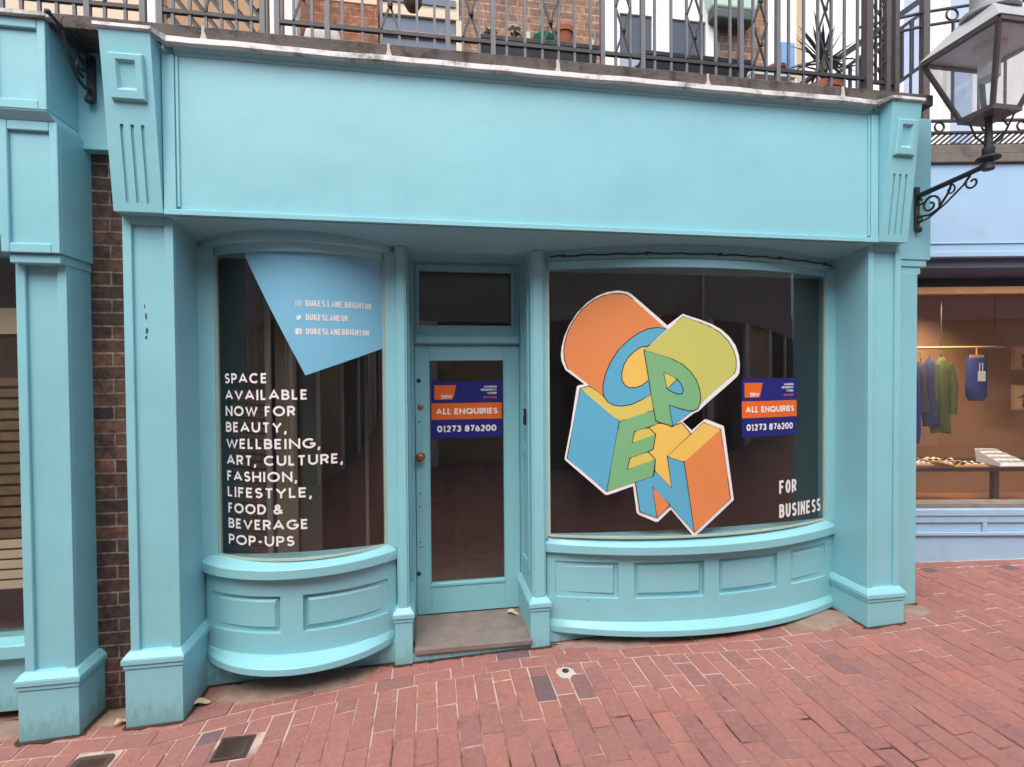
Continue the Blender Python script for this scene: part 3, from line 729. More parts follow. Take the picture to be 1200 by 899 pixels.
b = MB(); b.box(-.15, .72, 3.366, 3.5, -.1, .051); out('step_riser', b, 'teal', shop, bevel=.003)
b = MB()
b.box(.655, .6715, 3.51, 3.565, 1.515, 1.63); kp = tag(out('entry_keypad', b, 'black', None, bevel=.006), 'small black entry keypad on the right reveal beside the glazed door', 'keypad')
b = MB(); b.box(.6525, .6548, 3.522, 3.553, 1.58, 1.615); out('keypad_face', b, 'grey_pane', kp)
# the dim empty room behind the glass
b = MB()
b.poly([(-1.62, 7.2, .05), (3.3, 7.2, .05), (3.3, 7.2, 2.9), (-1.62, 7.2, 2.9)]); b.poly([(-1.62, 3.47, .09), (-1.62, 7.2, .09), (-1.62, 7.2, 2.9), (-1.62, 3.47, 2.9)])
b.poly([(3.3, 3.47, .09), (3.3, 7.2, .09), (3.3, 7.2, 2.9), (3.3, 3.47, 2.9)]); b.poly([(-1.62, 3.47, 2.762), (3.3, 3.47, 2.762), (3.3, 7.2, 2.762), (-1.62, 7.2, 2.762)])
b.box(-.75, -.58, 5.0, 5.2, .09, 2.75); b.box(1.5, 1.9, 6.3, 6.6, .09, 2.75)
out('room_wall', b, 'dark_wall', shop, flip=False)
b = MB(); b.poly([(-1.6, 3.45, .088), (3.3, 3.45, .088), (3.3, 7.2, .088), (-1.6, 7.2, .088)]); out('room_floor', b, 'dark_floor', shop, flip=False)
b = MB(); b.box(-1.06, -.92, 3.80, 3.83, .10, 2.6); out('reflection_panel', b, worn('buff_reflection', s2l((142, 128, 110)), .8, .1), shop)  # added boards and pipes stand in for street reflections in this bay
b = MB(); b.box(-.918, -.77, 3.86, 3.88, .10, 2.6); out('reflection_panel', b, worn('grey_green_reflection', s2l((84, 90, 84)), .7, .1), shop)
b = MB(); b.tube([(-1.10, 3.78, .1), (-1.10, 3.78, 2.6)], .021, 12); out('reflection_pipe', b, 'lantern_tin', shop, smooth=60)
b = MB(); b.tube([(-.49, 4.2, .1), (-.49, 4.2, 2.6)], .014, 10); out('reflection_pipe', b, 'lantern_tin', shop, smooth=60)
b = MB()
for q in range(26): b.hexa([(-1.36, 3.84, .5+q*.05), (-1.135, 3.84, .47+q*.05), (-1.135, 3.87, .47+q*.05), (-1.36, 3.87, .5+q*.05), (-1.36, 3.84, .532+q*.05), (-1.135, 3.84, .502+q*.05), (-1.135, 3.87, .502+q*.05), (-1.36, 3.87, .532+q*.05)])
out('reflection_slats', b, worn('brown_reflection', s2l((122, 98, 76)), .5, .3, 20), shop)  # added slats imitate a shutter mirrored in the glass

# ------------------------------------------------------------------ vinyls and signs on the glass
FL, FR = onbow(GL), onbow(GR)
b = MB(); b.flat([(-.3086, 2.613), (.51, 2.613), (.5395, 2.613), (.5395, 2.049), (.0545, 1.874)], FL, .0015, .04)
stk = tag(out('window_sticker', b, 'sticker_blue'), 'pale blue angular vinyl across the top of the smaller bow window, with handles', 'window sticker')
b = MB()
lettering(b, 'DUKES.LANE.BRIGHTON', FL, .0615, 2.287, .037, .4505, t=.17, tr=.11, cond=True, d=.0025)
lettering(b, 'DUKESLANEUK', FL, .062, 2.203, .037, .304, t=.17, tr=.11, cond=True, d=.0025)
lettering(b, 'DUKESLANEBRIGHTON', FL, .062, 2.119, .037, .432, t=.17, tr=.11, cond=True, d=.0025)
out('handle_text', b, 'vinyl', stk)
b = MB()
def rrect(cx, cy, h, r, n=4):
    p = []
    for sx, sy, a0 in ((1, 1, 0), (-1, 1, 90), (-1, -1, 180), (1, -1, 270)):
        p += arc(cx+sx*(h-r), cy+sy*(h-r), r, r, a0, a0+90, n)
    return p
b.stroke(rrect(.0215, 2.3045, .0155, .006), .0035, FL, .0025, True); b.stroke(arc(.0215, 2.3045, .0075, .0075, 0, 360, 14)[:-1], .0033, FL, .0026, True); b.flat(arc(.0305, 2.3135, .0016, .0016, 0, 360, 8)[:-1], FL, .0026)
b.flat([(.003+x*.035, 2.203+y*.034) for x, y in ((0, .16), (.2, .2), (.3, .26), (.12, .42), (.2, .44), (.04, .66), (.12, .66), (.03, .92), (.28, .74), (.48, .68), (.5, .86), (.64, .98), (.8, .9), (.97, .94), (.9, .8), (1, .76), (.9, .68), (.86, .44), (.68, .18), (.42, .06), (.2, .06))], FL, .0025)
b.flat(rrect(.0195, 2.137, .0175, .004), FL, .0025)
out('handle_icon', b, 'vinyl', stk)
b = MB(); b.stroke([(.0285, 2.1465), (.0245, 2.1465), (.0225, 2.1445), (.0225, 2.1205)], .0045, FL, .0028); b.stroke([(.0175, 2.1365), (.028, 2.1365)], .004, FL, .0029)
out('handle_icon', b, 'sticker_blue', stk)

let = thing('window_lettering', GL.at(-.2, .003)+(.85,), 'white capitals listing uses for the empty space, on the smaller bow window', 'window lettering')
ROWS = [('SPACE', -.4637, 1.829, -.166), ('AVAILABLE', -.4621, 1.7292, .0655), ('NOW FOR', -.4605, 1.632, -.0052), ('BEAUTY,', -.4609, 1.535, -.0534), ('WELLBEING,', -.4593, 1.436, .1363), ('ART, CULTURE,', -.4578, 1.336, .2639), ('FASHION,', -.4562, 1.239, .0023), ('LIFESTYLE,', -.4546, 1.142, .0848), ('FOOD &', -.4511, 1.044, -.0829), ('BEVERAGE', -.4513, .951, .0591), ('POP-UPS', -.4517, .853, -.0198)]
for t_, u0, v0, u1 in ROWS:
    words('text_line', 'vinyl', let, t_, FL, u0, v0, .061, u1, t=.2, tr=.2, d=.003)
fb = thing('window_lettering', GR.at(.25, .003)+(.84,), 'white condensed words FOR BUSINESS low in the corner of the larger bow window', 'window lettering')
b = MB(); lettering(b, 'FOR', FR, .584, 1.012, .094, .753, t=.185, tr=.12, cond=True, d=.003); out('text_line', b, 'vinyl', fb)
b = MB(); lettering(b, 'BUSINESS', FR, .5843, .8397, .0975, 1.029, t=.185, tr=.12, cond=True, d=.003); out('text_line', b, 'vinyl', fb)

dec = thing('window_decal', GR.at(-.12, .003)+(.77,), 'big multicoloured block letters spelling OPEN with a white edge, on the larger bow window', 'window decal')
DP = dict(
white=[(-0.994,1.999),(-0.988,2.054),(-0.971,2.12),(-0.938,2.197),(-0.882,2.283),(-0.817,2.348),(-0.752,2.39),(-0.686,2.416),(-0.611,2.426),(-0.546,2.414),(-0.519,2.397),(-0.282,2.191),(-0.175,2.269),(-0.135,2.255),(-0.054,2.231),(0.03,2.202),(0.103,2.166),(0.165,2.116),(0.212,2.059),(0.238,1.992),(0.247,1.925),(0.242,1.869),(0.222,1.843),(0.14,1.778),(0.017,1.684),(-0.066,1.613),(-0.095,1.603),(-0.178,1.545),(-0.113,1.486),(-0.023,1.557),(-0.008,1.558),(0.122,1.509),(0.199,1.0),(-0.09,0.768),(-0.103,0.769),(-0.26,0.955),(-0.348,0.874),(-0.364,0.873),(-0.48,0.924),(-0.492,0.935),(-0.516,1.116),(-0.684,1.056),(-0.699,1.056),(-0.971,1.29),(-0.971,1.306),(-0.93,1.515),(-0.888,1.783),(-0.879,1.794),(-0.836,1.801),(-0.963,1.899),(-0.988,1.955)],
o_side=[(-0.974,2.032),(-0.966,2.087),(-0.943,2.164),(-0.904,2.234),(-0.85,2.305),(-0.784,2.358),(-0.719,2.389),(-0.654,2.404),(-0.6,2.407),(-0.557,2.398),(-0.524,2.376),(-0.288,2.167),(-0.349,2.178),(-0.415,2.168),(-0.481,2.138),(-0.547,2.092),(-0.612,2.028),(-0.661,1.952),(-0.694,1.875),(-0.711,1.809),(-0.714,1.755),(-0.706,1.716),(-0.95,1.91),(-0.97,1.966)],
o_hole=[(-0.427,2.053),(-0.465,2.046),(-0.509,2.016),(-0.547,1.978),(-0.575,1.929),(-0.589,1.874),(-0.588,1.831),(-0.57,1.795),(-0.537,1.776),(-0.493,1.777),(-0.45,1.794),(-0.40,1.83),(-0.41,2.05)],
e_top=[(-0.866,1.772),(-0.808,1.791),(-0.706,1.716),(-0.684,1.683),(-0.646,1.661),(-0.592,1.653),(-0.526,1.664),(-0.461,1.693),(-0.38,1.74),(-0.36,1.626),(-0.605,1.549)],
o_face=[(-0.288,2.167),(-0.349,2.178),(-0.415,2.168),(-0.481,2.138),(-0.547,2.092),(-0.612,2.028),(-0.661,1.952),(-0.694,1.875),(-0.711,1.809),(-0.714,1.755),(-0.706,1.716),(-0.684,1.683),(-0.646,1.661),(-0.592,1.653),(-0.526,1.664),(-0.461,1.693),(-0.38,1.74),(-0.40,1.835),(-0.45,1.794),(-0.493,1.777),(-0.537,1.776),(-0.57,1.795),(-0.588,1.831),(-0.589,1.874),(-0.575,1.929),(-0.547,1.978),(-0.509,2.016),(-0.465,2.046),(-0.416,2.054)],
p_side=[(-0.441,2.026),(-0.175,2.25),(-0.054,2.212),(0.018,2.185),(0.09,2.147),(0.152,2.092),(0.197,2.025),(0.216,1.958),(0.216,1.902),(0.203,1.869),(-0.054,1.666),(-0.051,1.716),(-0.06,1.771),(-0.083,1.827),(-0.124,1.882),(-0.181,1.932),(-0.249,1.965)],
e_side=[(-0.866,1.772),(-0.606,1.551),(-0.692,1.079),(-0.955,1.301)],
e_face=[(-0.606,1.551),(-0.376,1.625),(-0.36,1.555),(-0.338,1.538),(-0.505,1.483),(-0.521,1.409),(-0.363,1.462),(-0.381,1.363),(-0.537,1.304),(-0.553,1.23),(-0.366,1.295),(-0.381,1.181),(-0.692,1.079)],
e_notcha=[(-0.505,1.483),(-0.41,1.508),(-0.363,1.462),(-0.521,1.409)],
e_notchb=[(-0.537,1.304),(-0.413,1.345),(-0.366,1.295),(-0.553,1.23)],
star=[(-0.41,1.51),(-0.338,1.538),(-0.252,1.512),(-0.187,1.539),(-0.121,1.464),(-0.285,1.315),(-0.256,1.1),(-0.371,1.218),(-0.366,1.295),(-0.413,1.345),(-0.381,1.363),(-0.363,1.462)],
p_leg=[(-0.272,1.658),(-0.205,1.635),(-0.147,1.62),(-0.115,1.616),(-0.247,1.517)],
p_face=[(-0.441,2.026),(-0.249,1.965),(-0.181,1.932),(-0.124,1.882),(-0.083,1.827),(-0.06,1.771),(-0.051,1.716),(-0.054,1.666),(-0.072,1.633),(-0.107,1.617),(-0.147,1.62),(-0.205,1.635),(-0.272,1.658),(-0.247,1.517),(-0.364,1.555)],
p_holea=[(-0.309,1.878),(-0.216,1.831),(-0.286,1.766)],
p_holeb=[(-0.216,1.831),(-0.187,1.795),(-0.174,1.756),(-0.182,1.734),(-0.21,1.731),(-0.25,1.746),(-0.286,1.766)],
n_face=[(-0.501,1.14),(-0.381,1.181),(-0.371,1.218),(-0.256,1.1),(-0.285,1.315),(-0.169,1.274),(-0.097,0.797),(-0.388,1.113),(-0.356,0.904),(-0.472,0.945)],
n_hole=[(-0.388,1.113),(-0.267,0.984),(-0.356,0.904)],
n_top=[(-0.285,1.315),(-0.031,1.537),(0.095,1.488),(-0.169,1.274)],
n_side=[(-0.169,1.274),(0.095,1.488),(0.17,1.013),(-0.097,0.797)])
DC = dict(o_side='d_orange', o_hole='d_yellow', e_top='d_straw', o_face='d_blue', p_side='d_lime', e_side='d_blue', e_face='d_green', e_notcha='d_straw', e_notchb='d_straw', star='d_yellow', p_leg='d_blue', p_face='d_green', p_holea='d_straw', p_holeb='d_blue', n_face='d_blue', n_hole='d_orange', n_top='d_yellow', n_side='d_orange')
b = MB(); b.flat(DP['white'], FR, .0012, .06); out('decal_backing', b, 'vinyl', dec)
for k, (nm, mt) in enumerate(DC.items()):
    d = .0016+.0003*k
    kind = 'letter_face' if nm.endswith('face') else 'letter_side'
    b = MB(); b.flat(DP[nm], FR, d, .06); o = out(kind, b, mt, dec)
    b = MB(); b.stroke(DP[nm], .0062, FR, d+.00012, True); out('letter_outline', b, 'ink', o)

def agent_sign(f, u0, u1, v0, v1, label, d0=.0015):
    w, h = u1-u0, v1-v0
    s = thing('agent_sign', f((u0+u1)/2, v0, d0), label, 'sign', 'letting agent signs stuck on the glass')
    b = MB(); b.mapbox(f, u0, u1, v0, v1, d0, d0+.003, 8); out('sign_board', b, 'navy', s)
    d = d0+.0034
    b = MB(); n = 8
    b.flat([(u0, v0+h*.325), (u1, v0+h*.325), (u1, v0+h*.61), (u0, v0+h*.61)], f, d, .06); band = out('sign_band', b, 'orange', s)
    b = MB(); b.flat([(u0+w*.045, v0+h*.675), (u0+w*.30, v0+h*.675), (u0+w*.35, v0+h*.925), (u0+w*.04, v0+h*.925)], f, d, .06); lg = out('sign_logo', b, 'orange', s)
    b = MB(); lettering(b, 'SHW', f, u0+w*.135, v0+h*.688, h*.07, u0+w*.29, t=.24, tr=.1, d=d+.0005); out('logo_text', b, 'vinyl', lg)
    words('band_text', 'vinyl', band, 'ALL ENQUIRIES', f, u0+w*.06, v0+h*.415, h*.105, u0+w*.94, t=.24, tr=.1, d=d+.0005)
    words('phone_number', 'vinyl', s, '01273 876200', f, u0+w*.075, v0+h*.105, h*.115, u0+w*.92, t=.23, tr=.09, d=d)
    b = MB()
    lettering(b, 'MAKING', f, u0+w*.745, v0+h*.875, h*.038, u0+w*.93, t=.24, tr=.12, d=d)
    lettering(b, 'PROPERTY', f, u0+w*.70, v0+h*.818, h*.038, u0+w*.93, t=.24, tr=.12, d=d)
    lettering(b, 'WORK', f, u0+w*.79, v0+h*.761, h*.038, u0+w*.93, t=.24, tr=.12, d=d)
    out('slogan', b, 'vinyl', s)
    b = MB(); lettering(b, 'SHW.CO.UK', f, u0+w*.735, v0+h*.69, h*.034, u0+w*.93, t=.24, tr=.12, d=d); out('slogan', b, 'orange', s)
agent_sign(FR, .260, .752, 1.427, 1.831, 'navy and orange letting agent sign on the larger bow window, right of the OPEN letters')
agent_sign(lambda u, v, d: (u, 3.844-d, v), .019, .545, 1.40, 1.826, 'navy and orange letting agent sign in the glass of the shop door')

# ------------------------------------------------------------------ left neighbour: brick strip, shopfront
b = MB(); b.box(-2.02, -1.6, 3.3, 3.6, -.15, 3.2)
tag(out('brick_wall', b, 'brick'), 'narrow strip of dark red brick wall between the two turquoise shopfronts', 'wall')
shop2 = thing('shopfront', (-2.05, 3.1, -.07), 'turquoise shopfront cut off at the left edge, beyond the brick strip', 'shopfront')
b = shaft(-2.15, -1.91, 3.1, 3.42, .25, 2.6, .045, .02)
p2 = out('pilaster', b, 'teal', shop2, bevel=.004)
out('plinth', plinth(-2.168, -1.88, 3.075, 3.42, .28, -.2), 'teal', p2, bevel=.004)
def panel_block(x0, x1, yf, yb_, z0, z1, fw=.04, d=.02, zf=.05):
    b = MB(); b.box(x0, x1, yf+d, yb_, z0, z1)
    b.box(x0, x0+fw, yf, yf+d, z0, z1); b.box(x1-fw, x1, yf, yf+d, z0, z1); b.box(x0+fw, x1-fw, yf, yf+d, z1-zf, z1); b.box(x0+fw, x1-fw, yf, yf+d, z0, z0+zf); return b
b = panel_block(-2.165, -1.895, 3.03, 3.42, 2.52, 3.20); b.box(-2.14, -1.905, 3.05, 3.42, 2.47, 2.519); out('pilaster_block', b, 'teal', p2, bevel=.006)
b = panel_block(-2.18, -1.915, 2.99, 3.42, 3.24, 3.70)
b.hexa([(-2.165, 3.03, 3.20), (-1.90, 3.03, 3.20), (-1.90, 3.42, 3.20), (-2.165, 3.42, 3.20), (-2.18, 2.99, 3.239), (-1.915, 2.99, 3.239), (-1.915, 3.42, 3.239), (-2.18, 3.42, 3.239)])
out('pilaster_block', b, 'teal', p2, bevel=.006)
b = MB(); b.box(-6.5, -2.18, 3.1, 3.4, 2.62, 3.70); b.box(-6.5, -2.18, 3.08, 3.099, 2.62, 2.66); out('fascia', b, 'teal', shop2, bevel=.004)
b = MB(); b.box(-2.25, -2.15, 3.30, 3.42, .3, 2.62); b.box(-6.5, -2.25, 3.30, 3.42, 2.56, 2.62); b.box(-3.9, -3.82, 3.3, 3.42, .38, 2.56)
w2 = out('display_window', b, 'teal', shop2, bevel=.004)
b = MB(); b.box(-3.8, -2.26, 3.46, 3.47, .62, 2.5); bl = out('reflected_shutter_backing', b, 'dark_wood', w2)  # added backing and slats, a solid stand-in for a shutter reflected in the pane
b = MB()
for q in range(15): b.box(-3.8, -2.26, 3.44, 3.458, .93+q*.064, .93+q*.064+.046)
out('shutter_slats', b, worn('brown_reflected_slat', s2l((128, 104, 78)), .4, .35, 30), w2)
b = MB()
for q in range(5): b.box(-3.8, -2.26, 3.435, 3.456, .63+q*.06, .63+q*.06+.045)
b.box(-3.8, -2.26, 3.435, 3.456, 2.13, 2.28)
out('shutter_slats', b, 'cream', w2)  # pale bands of the same reflection, added as slats
b = MB(); b.poly([(-6.5, 3.36, .37), (-2.24, 3.36, .37), (-2.24, 3.36, 2.57), (-6.5, 3.36, 2.57)]); out('glass_pane', b, 'glass', w2, flip=False)
b = MB(); b.box(-6.5, -2.15, 3.24, 3.44, .30, .378); out('sill', b, 'teal', w2, bevel=.008)
b = MB(); b.box(-6.5, -2.15, 3.3, 3.42, -.02, .30); out('stall_riser', b, 'teal', w2)
b = MB(); b.poly([(-6.5, 5.4, -.1), (-2.2, 5.4, -.1), (-2.2, 5.4, 2.8), (-6.5, 5.4, 2.8)]); b.poly([(-2.2, 3.42, -.1), (-2.2, 5.4, -.1), (-2.2, 5.4, 2.8), (-2.2, 3.42, 2.8)])
b.poly([(-6.5, 3.42, 2.71), (-2.2, 3.42, 2.71), (-2.2, 5.4, 2.71), (-6.5, 5.4, 2.71)]); b.poly([(-6.5, 3.42, .3), (-2.2, 3.42, .3), (-2.2, 5.4, .3), (-6.5, 5.4, .3)])
out('room_wall', b, 'dark_wall', shop2, flip=False)
b = MB(); b.box(-1.99, -1.62, 3.235, 3.34, 3.15, 3.70); tag(out('wall_band', b, 'teal', bevel=.005), 'turquoise boxed band above the brick strip, holding the iron bracket', 'panel')

# ------------------------------------------------------------------ stone ledge with flashing
ledge = thing('parapet_ledge', (.9, 3.1, 3.69), 'dark stained stone ledge over the shopfronts with white painted flashing', 'ledge')
jx = [-4.1, -3.1, -2.15, -1.181, -.208, .781, 1.755, 2.717, 3.43]
b = MB()
for x0, x1 in zip(jx, jx[1:]): b.box(x0+.005, x1-.005, 3.02+random.uniform(-.003, .003), 3.40, 3.685, 3.758+random.uniform(-.002, .002))
out('coping_stone', b, 'stone', ledge, bevel=.006)
b = MB()
for x in jx[1:-1]:
    k = 7; b.flat([(x-.006, 3.757), (x+.008, 3.757), (x+.006+random.uniform(0, .01), 3.73), (x+.017, 3.70), (x+.022, 3.688), (x-.016, 3.688), (x-.007, 3.715)], lambda u, v, d: (u, 3.0165-d, v), 0)
    b.box(x-.004, x+.004, 3.025, 3.39, 3.69, 3.754)
out('joint_mortar', b, 'mortar', ledge)
b = MB()
prof = [(3.644, .0), (3.636, .052), (3.641, .062), (3.672, .058), (3.684, .02), (3.684, .0)]
def ff(yf):
    return lambda u, v, d: (u, yf-d+.0018*math.sin(u*9), v+.0014*math.sin(u*5.1+1)+.0012*math.sin(u*17)+.0008*math.sin(u*43))
b.sweep(ff(3.045), -1.375, 2.985, prof, 60)
def console_flash(x0, x1, yf, b, zo=0):
    # straight piece over a block, with a raking piece back to the fascia line on its inner side
    b.sweep(lambda u, v, d: (u, yf-d, v+zo), x0-.02, x1+.01, [(3.650, -.06), (3.648, .03), (3.652, .037), (3.670, .034), (3.684, -.06)], 2)
console_flash(-1.638, -1.40, 2.95, b); console_flash(3.012, 3.235, 2.95, b)
for xa, xb in ((-1.39, -1.35), (3.002, 2.962)):
    b.hexa([(xa, 2.92, 3.648), (xb, 2.985, 3.640), (xb, 3.05, 3.644), (xa, 3.05, 3.65), (xa, 2.922, 3.670), (xb, 2.988, 3.674), (xb, 3.05, 3.684), (xa, 3.05, 3.684)])
b.box(-2.2, -1.90, 2.965, 3.05, 3.703, 3.722); b.box(-1.90, -1.885, 2.97, 3.25, 3.70, 3.72); b.box(-6.5, -2.2, 3.03, 3.1, 3.703, 3.722)
out('flashing', b, 'lead', ledge, smooth=40)

# ------------------------------------------------------------------ balcony deck and railing
b = MB(); b.box(-7, 3.7, 3.4, 5.0, 3.55, 3.70); b.box(-7, 3.4, 3.47, 5.0, 2.78, 3.55)
struct(out('balcony_floor', b, 'stone'))
rail = thing('balcony_railing', (.9, 3.12, 3.75), 'dark grey iron balcony railing with crossed diagonal panels along the ledge', 'railing')
RY, ZB, ZT = 3.12, 3.75, 4.72
k12 = 3.12/3.1
heavy = [-2.35]+[v*k12 for v in (-1.78, -1.511, -1.426, -.901, -.824, -.552, .133, .404, 1.092, 1.357, 2.036, 2.302, 2.981)]
hx = {}
proto = {}
def part(name, mb, mat, parent=rail): return out(name, mb, mat, parent)
def copies(name, xs, mk):
    first = None
    for x in xs:
        if first is None:
            first = part(name, mk(), 'iron'); x00 = x
        else:
            c = first.copy(); COL.objects.link(c); c.parent = rail; c.matrix_parent_inverse = first.matrix_parent_inverse; c.location = (x-x00, 0, 0)
copies('post', heavy, lambda: MB().box(heavy[0]-.014, heavy[0]+.014, RY-.014, RY+.014, ZB, ZT))
panels = [(-2.35, -1.78*k12, 'w'), (-1.511*k12-.28, -1.511*k12, 'n'), (-1.426*k12, -.901*k12, 'w'), (-.824*k12, -.552*k12, 'n'), (-.552*k12, .133*k12, 'w'), (.133*k12, .404*k12, 'n'), (.404*k12, 1.092*k12, 'w'), (1.092*k12, 1.357*k12, 'n'), (1.357*k12, 2.036*k12, 'w'), (2.036*k12, 2.302*k12, 'n'), (2.302*k12, 2.981*k12, 'w')]
thin = []; cross = []; bots = []
ZR = 3.885
for a, c, t_ in panels:
    fr_ = (.12, .284, .44, .589, .738, .887) if t_ == 'w' else (.33, .69)
    xs_ = [a+(c-a)*q for q in fr_]; thin += xs_
    cross.append((xs_[2], xs_[3]) if t_ == 'w' else (xs_[0], xs_[1]))
    bots.append((a, c))
copies('baluster', thin, lambda: MB().box(thin[0]-.0075, thin[0]+.0075, RY-.0075, RY+.0075, ZR-.1, ZT-.06))
for a, c in cross:
    b = MB(); h = .285; z = ZR+.012
    while z+h < ZT-.02:
        b.bar((a, RY-.012, z), (c, RY-.012, z+h), .012, .008); b.bar((c, RY+.0, z), (a, RY+.0, z+h), .012, .008)
        b.lathe([(.014, -.014), (.016, 0), (.014, .014)], ((a+c)/2, RY-.01, z+h/2), 10); z += h
    part('cross_brace', b, 'black_iron')
b = MB()
for a, c in bots: b.box(a+.014, c-.014, RY-.012, RY+.012, ZR-.011, ZR+.011)
part('bottom_rail', b, 'black_iron')
b = MB(); b.box(-2.4, 3.23, RY-.02, RY+.02, ZT, ZT+.03); b.box(-2.4, 3.2, RY-.012, RY+.012, ZT-.09, ZT-.066); part('top_rail', b, 'iron')
# corner newel with a narrow lattice bay
for x, w in ((3.0, .05), (3.155, .035), (3.225, .034)):
    b = MB(); b.box(x-w/2, x+w/2, RY-w/2, RY+w/2, 3.757, ZT+.1); part('newel_post', b, 'brown_metal')
b = MB(); z = 3.9
while z < 4.6:
    b.bar((3.03, RY-.008, z), (3.14, RY-.008, z+.13), .012, .008); b.bar((3.14, RY+.004, z), (3.03, RY+.004, z+.13), .012, .008); z += .13
b.box(3.03, 3.142, RY-.01, RY+.01, 3.86, 3.88); b.box(3.165, 3.21, RY-.01, RY+.01, 3.86, 3.88); b.box(3.062, 3.072, RY-.008, RY+.008, 3.88, 4.7); b.box(3.1, 3.11, RY-.008, RY+.008, 3.88, 4.7)
part('lattice_panel', b, 'black_iron')

# ------------------------------------------------------------------ things on the balcony
def trough(x0, x1, label):
    b = MB(); y0, y1, zt, zb = 3.30, 3.46, 4.045, 3.757
    o = [(x0+.02, y0+.02, zb), (x1-.02, y0+.02, zb), (x1-.02, y1-.02, zb), (x0+.02, y1-.02, zb)]
    tp = [(x0, y0, zt), (x1, y0, zt), (x1, y1, zt), (x0, y1, zt)]
    b.hexa(o+tp); b.box(x0-.01, x1+.01, y0-.012, y0, zt-.03, zt+.004); b.box(x0-.01, x1+.01, y1, y1+.012, zt-.03, zt+.004)
    t = tag(out('planter_trough', b, 'black', bevel=.006), label, 'planter', 'black planter troughs inside the railing')
    b = MB(); b.box(x0+.01, x1-.01, y0+.005, y1-.005, zt+.0005, zt+.01); out('soil', b, 'soil', t); return t
trough(.36, 1.13, 'black plastic planter trough behind the railing, below the terracotta pot')
trough(1.47, 2.23, 'black plastic planter trough behind the railing, in front of the white glazed doors')
def flower(x, z, label):
    y = 3.38; b = MB(); b.tube([(x-.01, y, 4.05), (x+.005, y-.01, (4.05+z)/2), (x, y, z)], .004, 6)
    rnd = random.Random(int(x*1000))
    st = out('flowering_plant', b, 'leaf'); tag(st, label, 'flower', 'white flowers in the trough')
    b = MB()
    for k in range(5):
        a = rnd.uniform(0, 6.28); L = rnd.uniform(.03, .05); dx, dy = math.cos(a), math.sin(a)
        p = [(x+dx*L*q, y+dy*L*q*.6, 4.05+.07*math.sin(q*2.2)+.01) for q in (0, .35, .7, 1)]
        w = [.004, .016, .013, .002]
        for (p0, w0), (p1, w1) in zip(zip(p, w), zip(p[1:], w[1:])):
            b.poly([(p0[0]-dy*w0, p0[1]+dx*w0, p0[2]), (p0[0]+dy*w0, p0[1]-dx*w0, p0[2]), (p1[0]+dy*w1, p1[1]-dx*w1, p1[2]), (p1[0]-dy*w1, p1[1]+dx*w1, p1[2])])
    out('leaves', b, 'leaf', st)
    b = MB()
    for k in range(9):
        a = 2*math.pi*k/9; t = .5 if k % 2 else -.1
        c = Vector((x, y, z)); d = Vector((math.cos(a), math.sin(a)*.7-.3, t)).normalized(); s_ = d.cross(Vector((0, 0, 1))).normalized()
        b.poly([c, c+d*.03+s_*.02, c+d*.052, c+d*.03-s_*.02])
    b.lathe([(.004, -.012), (.014, -.005), (.014, .006), (.004, .013)], (x, y-.01, z), 10)
    out('petals', b, 'petal', st)
flower(.425, 4.118, 'white flower drooping at the left end of the planter trough')
flower(.582, 4.155, 'white flower standing taller, nearer the green bowl')
b = MB(); b.lathe([(.02, 0), (.035, .0), (.066, .04), (.072, .068), (.066, .068), (.055, .04), (.02, .012)], (.782, 3.39, 4.056), 28)
tag(out('bowl', b, 'green_plastic', smooth=50), 'upturned-rim green plastic bowl resting on the planter trough', 'bowl')
b = MB(); b.lathe([(.045, 0), (.06, .1), (.068, .1), (.070, .132), (.062, .134), (.055, .1), (.02, .09)], (.923, 3.39, 4.056), 28)
pt = tag(out('flower_pot', b, 'terracotta', smooth=35), 'terracotta flower pot on the planter trough beside the green bowl', 'flower pot')
b = MB(); b.lathe([(.01, 0), (.054, 0), (.054, .012), (.01, .014)], (.923, 3.39, 4.16), 20); out('soil', b, 'soil', pt)
for x, z, lb in ((.668, 4.12, 'small white plant tag stuck in the trough between flower and green bowl'), (1.105, 4.115, 'small white plant tag at the right end of the trough with the pots')):
    b = MB(); b.box(x-.013, x+.013, 3.34, 3.343, 4.03, z); b.hexa([(x-.013, 3.34, 4.0), (x+.013, 3.34, 4.0), (x+.013, 3.343, 4.0), (x-.013, 3.343, 4.0), (x-.013, 3.34, 4.03), (x+.013, 3.34, 4.03), (x+.013, 3.343, 4.03), (x-.013, 3.343, 4.03)])
    tag(out('plant_tag', b, 'white'), lb, 'plant tag', 'plant tags')
# hanging bird nester
b = MB(); cx, cy, cz = -.075, 3.30, 4.235
b.lathe([(.008, -.088), (.035, -.078), (.056, -.04), (.058, 0), (.05, .04), (.034, .072), (.012, .09)], (cx, cy, cz), 24)
bh = tag(out('bird_nester', b, worn('woven_fibre', s2l((112, 98, 86)), .95, .4, 60, 90, 1.0), smooth=60), 'round brown woven bird nester with a dark hole, hanging behind the railing', 'bird house')
b = ylathe([(.022, 0), (.024, .004), (.001, .0045)], (cx-.03, cy-.05, cz+.035), 16); out('entry_hole', b, 'black', bh)
b = MB(); b.tube([(cx, cy, cz+.09), (cx, cy-.05, 4.62), (cx, RY+.03, 4.66)], .003, 6); out('hanging_cord', b, 'black_iron', bh)
b = MB(); b.lathe([(.01, 0), (.11, .0), (.12, .03), (.1, .11), (.06, .14), (.01, .145)], (-.64, 3.42, 3.93), 20, 1, .7)
b.lathe([(.02, -.17), (.03, -.17), (.03, 0), (.02, 0)], (-.64, 3.42, 3.93), 12)
tag(out('birdbath', b, 'render', smooth=60), 'pale lilac rounded dish low behind the railing, in front of the orange panel', 'dish')
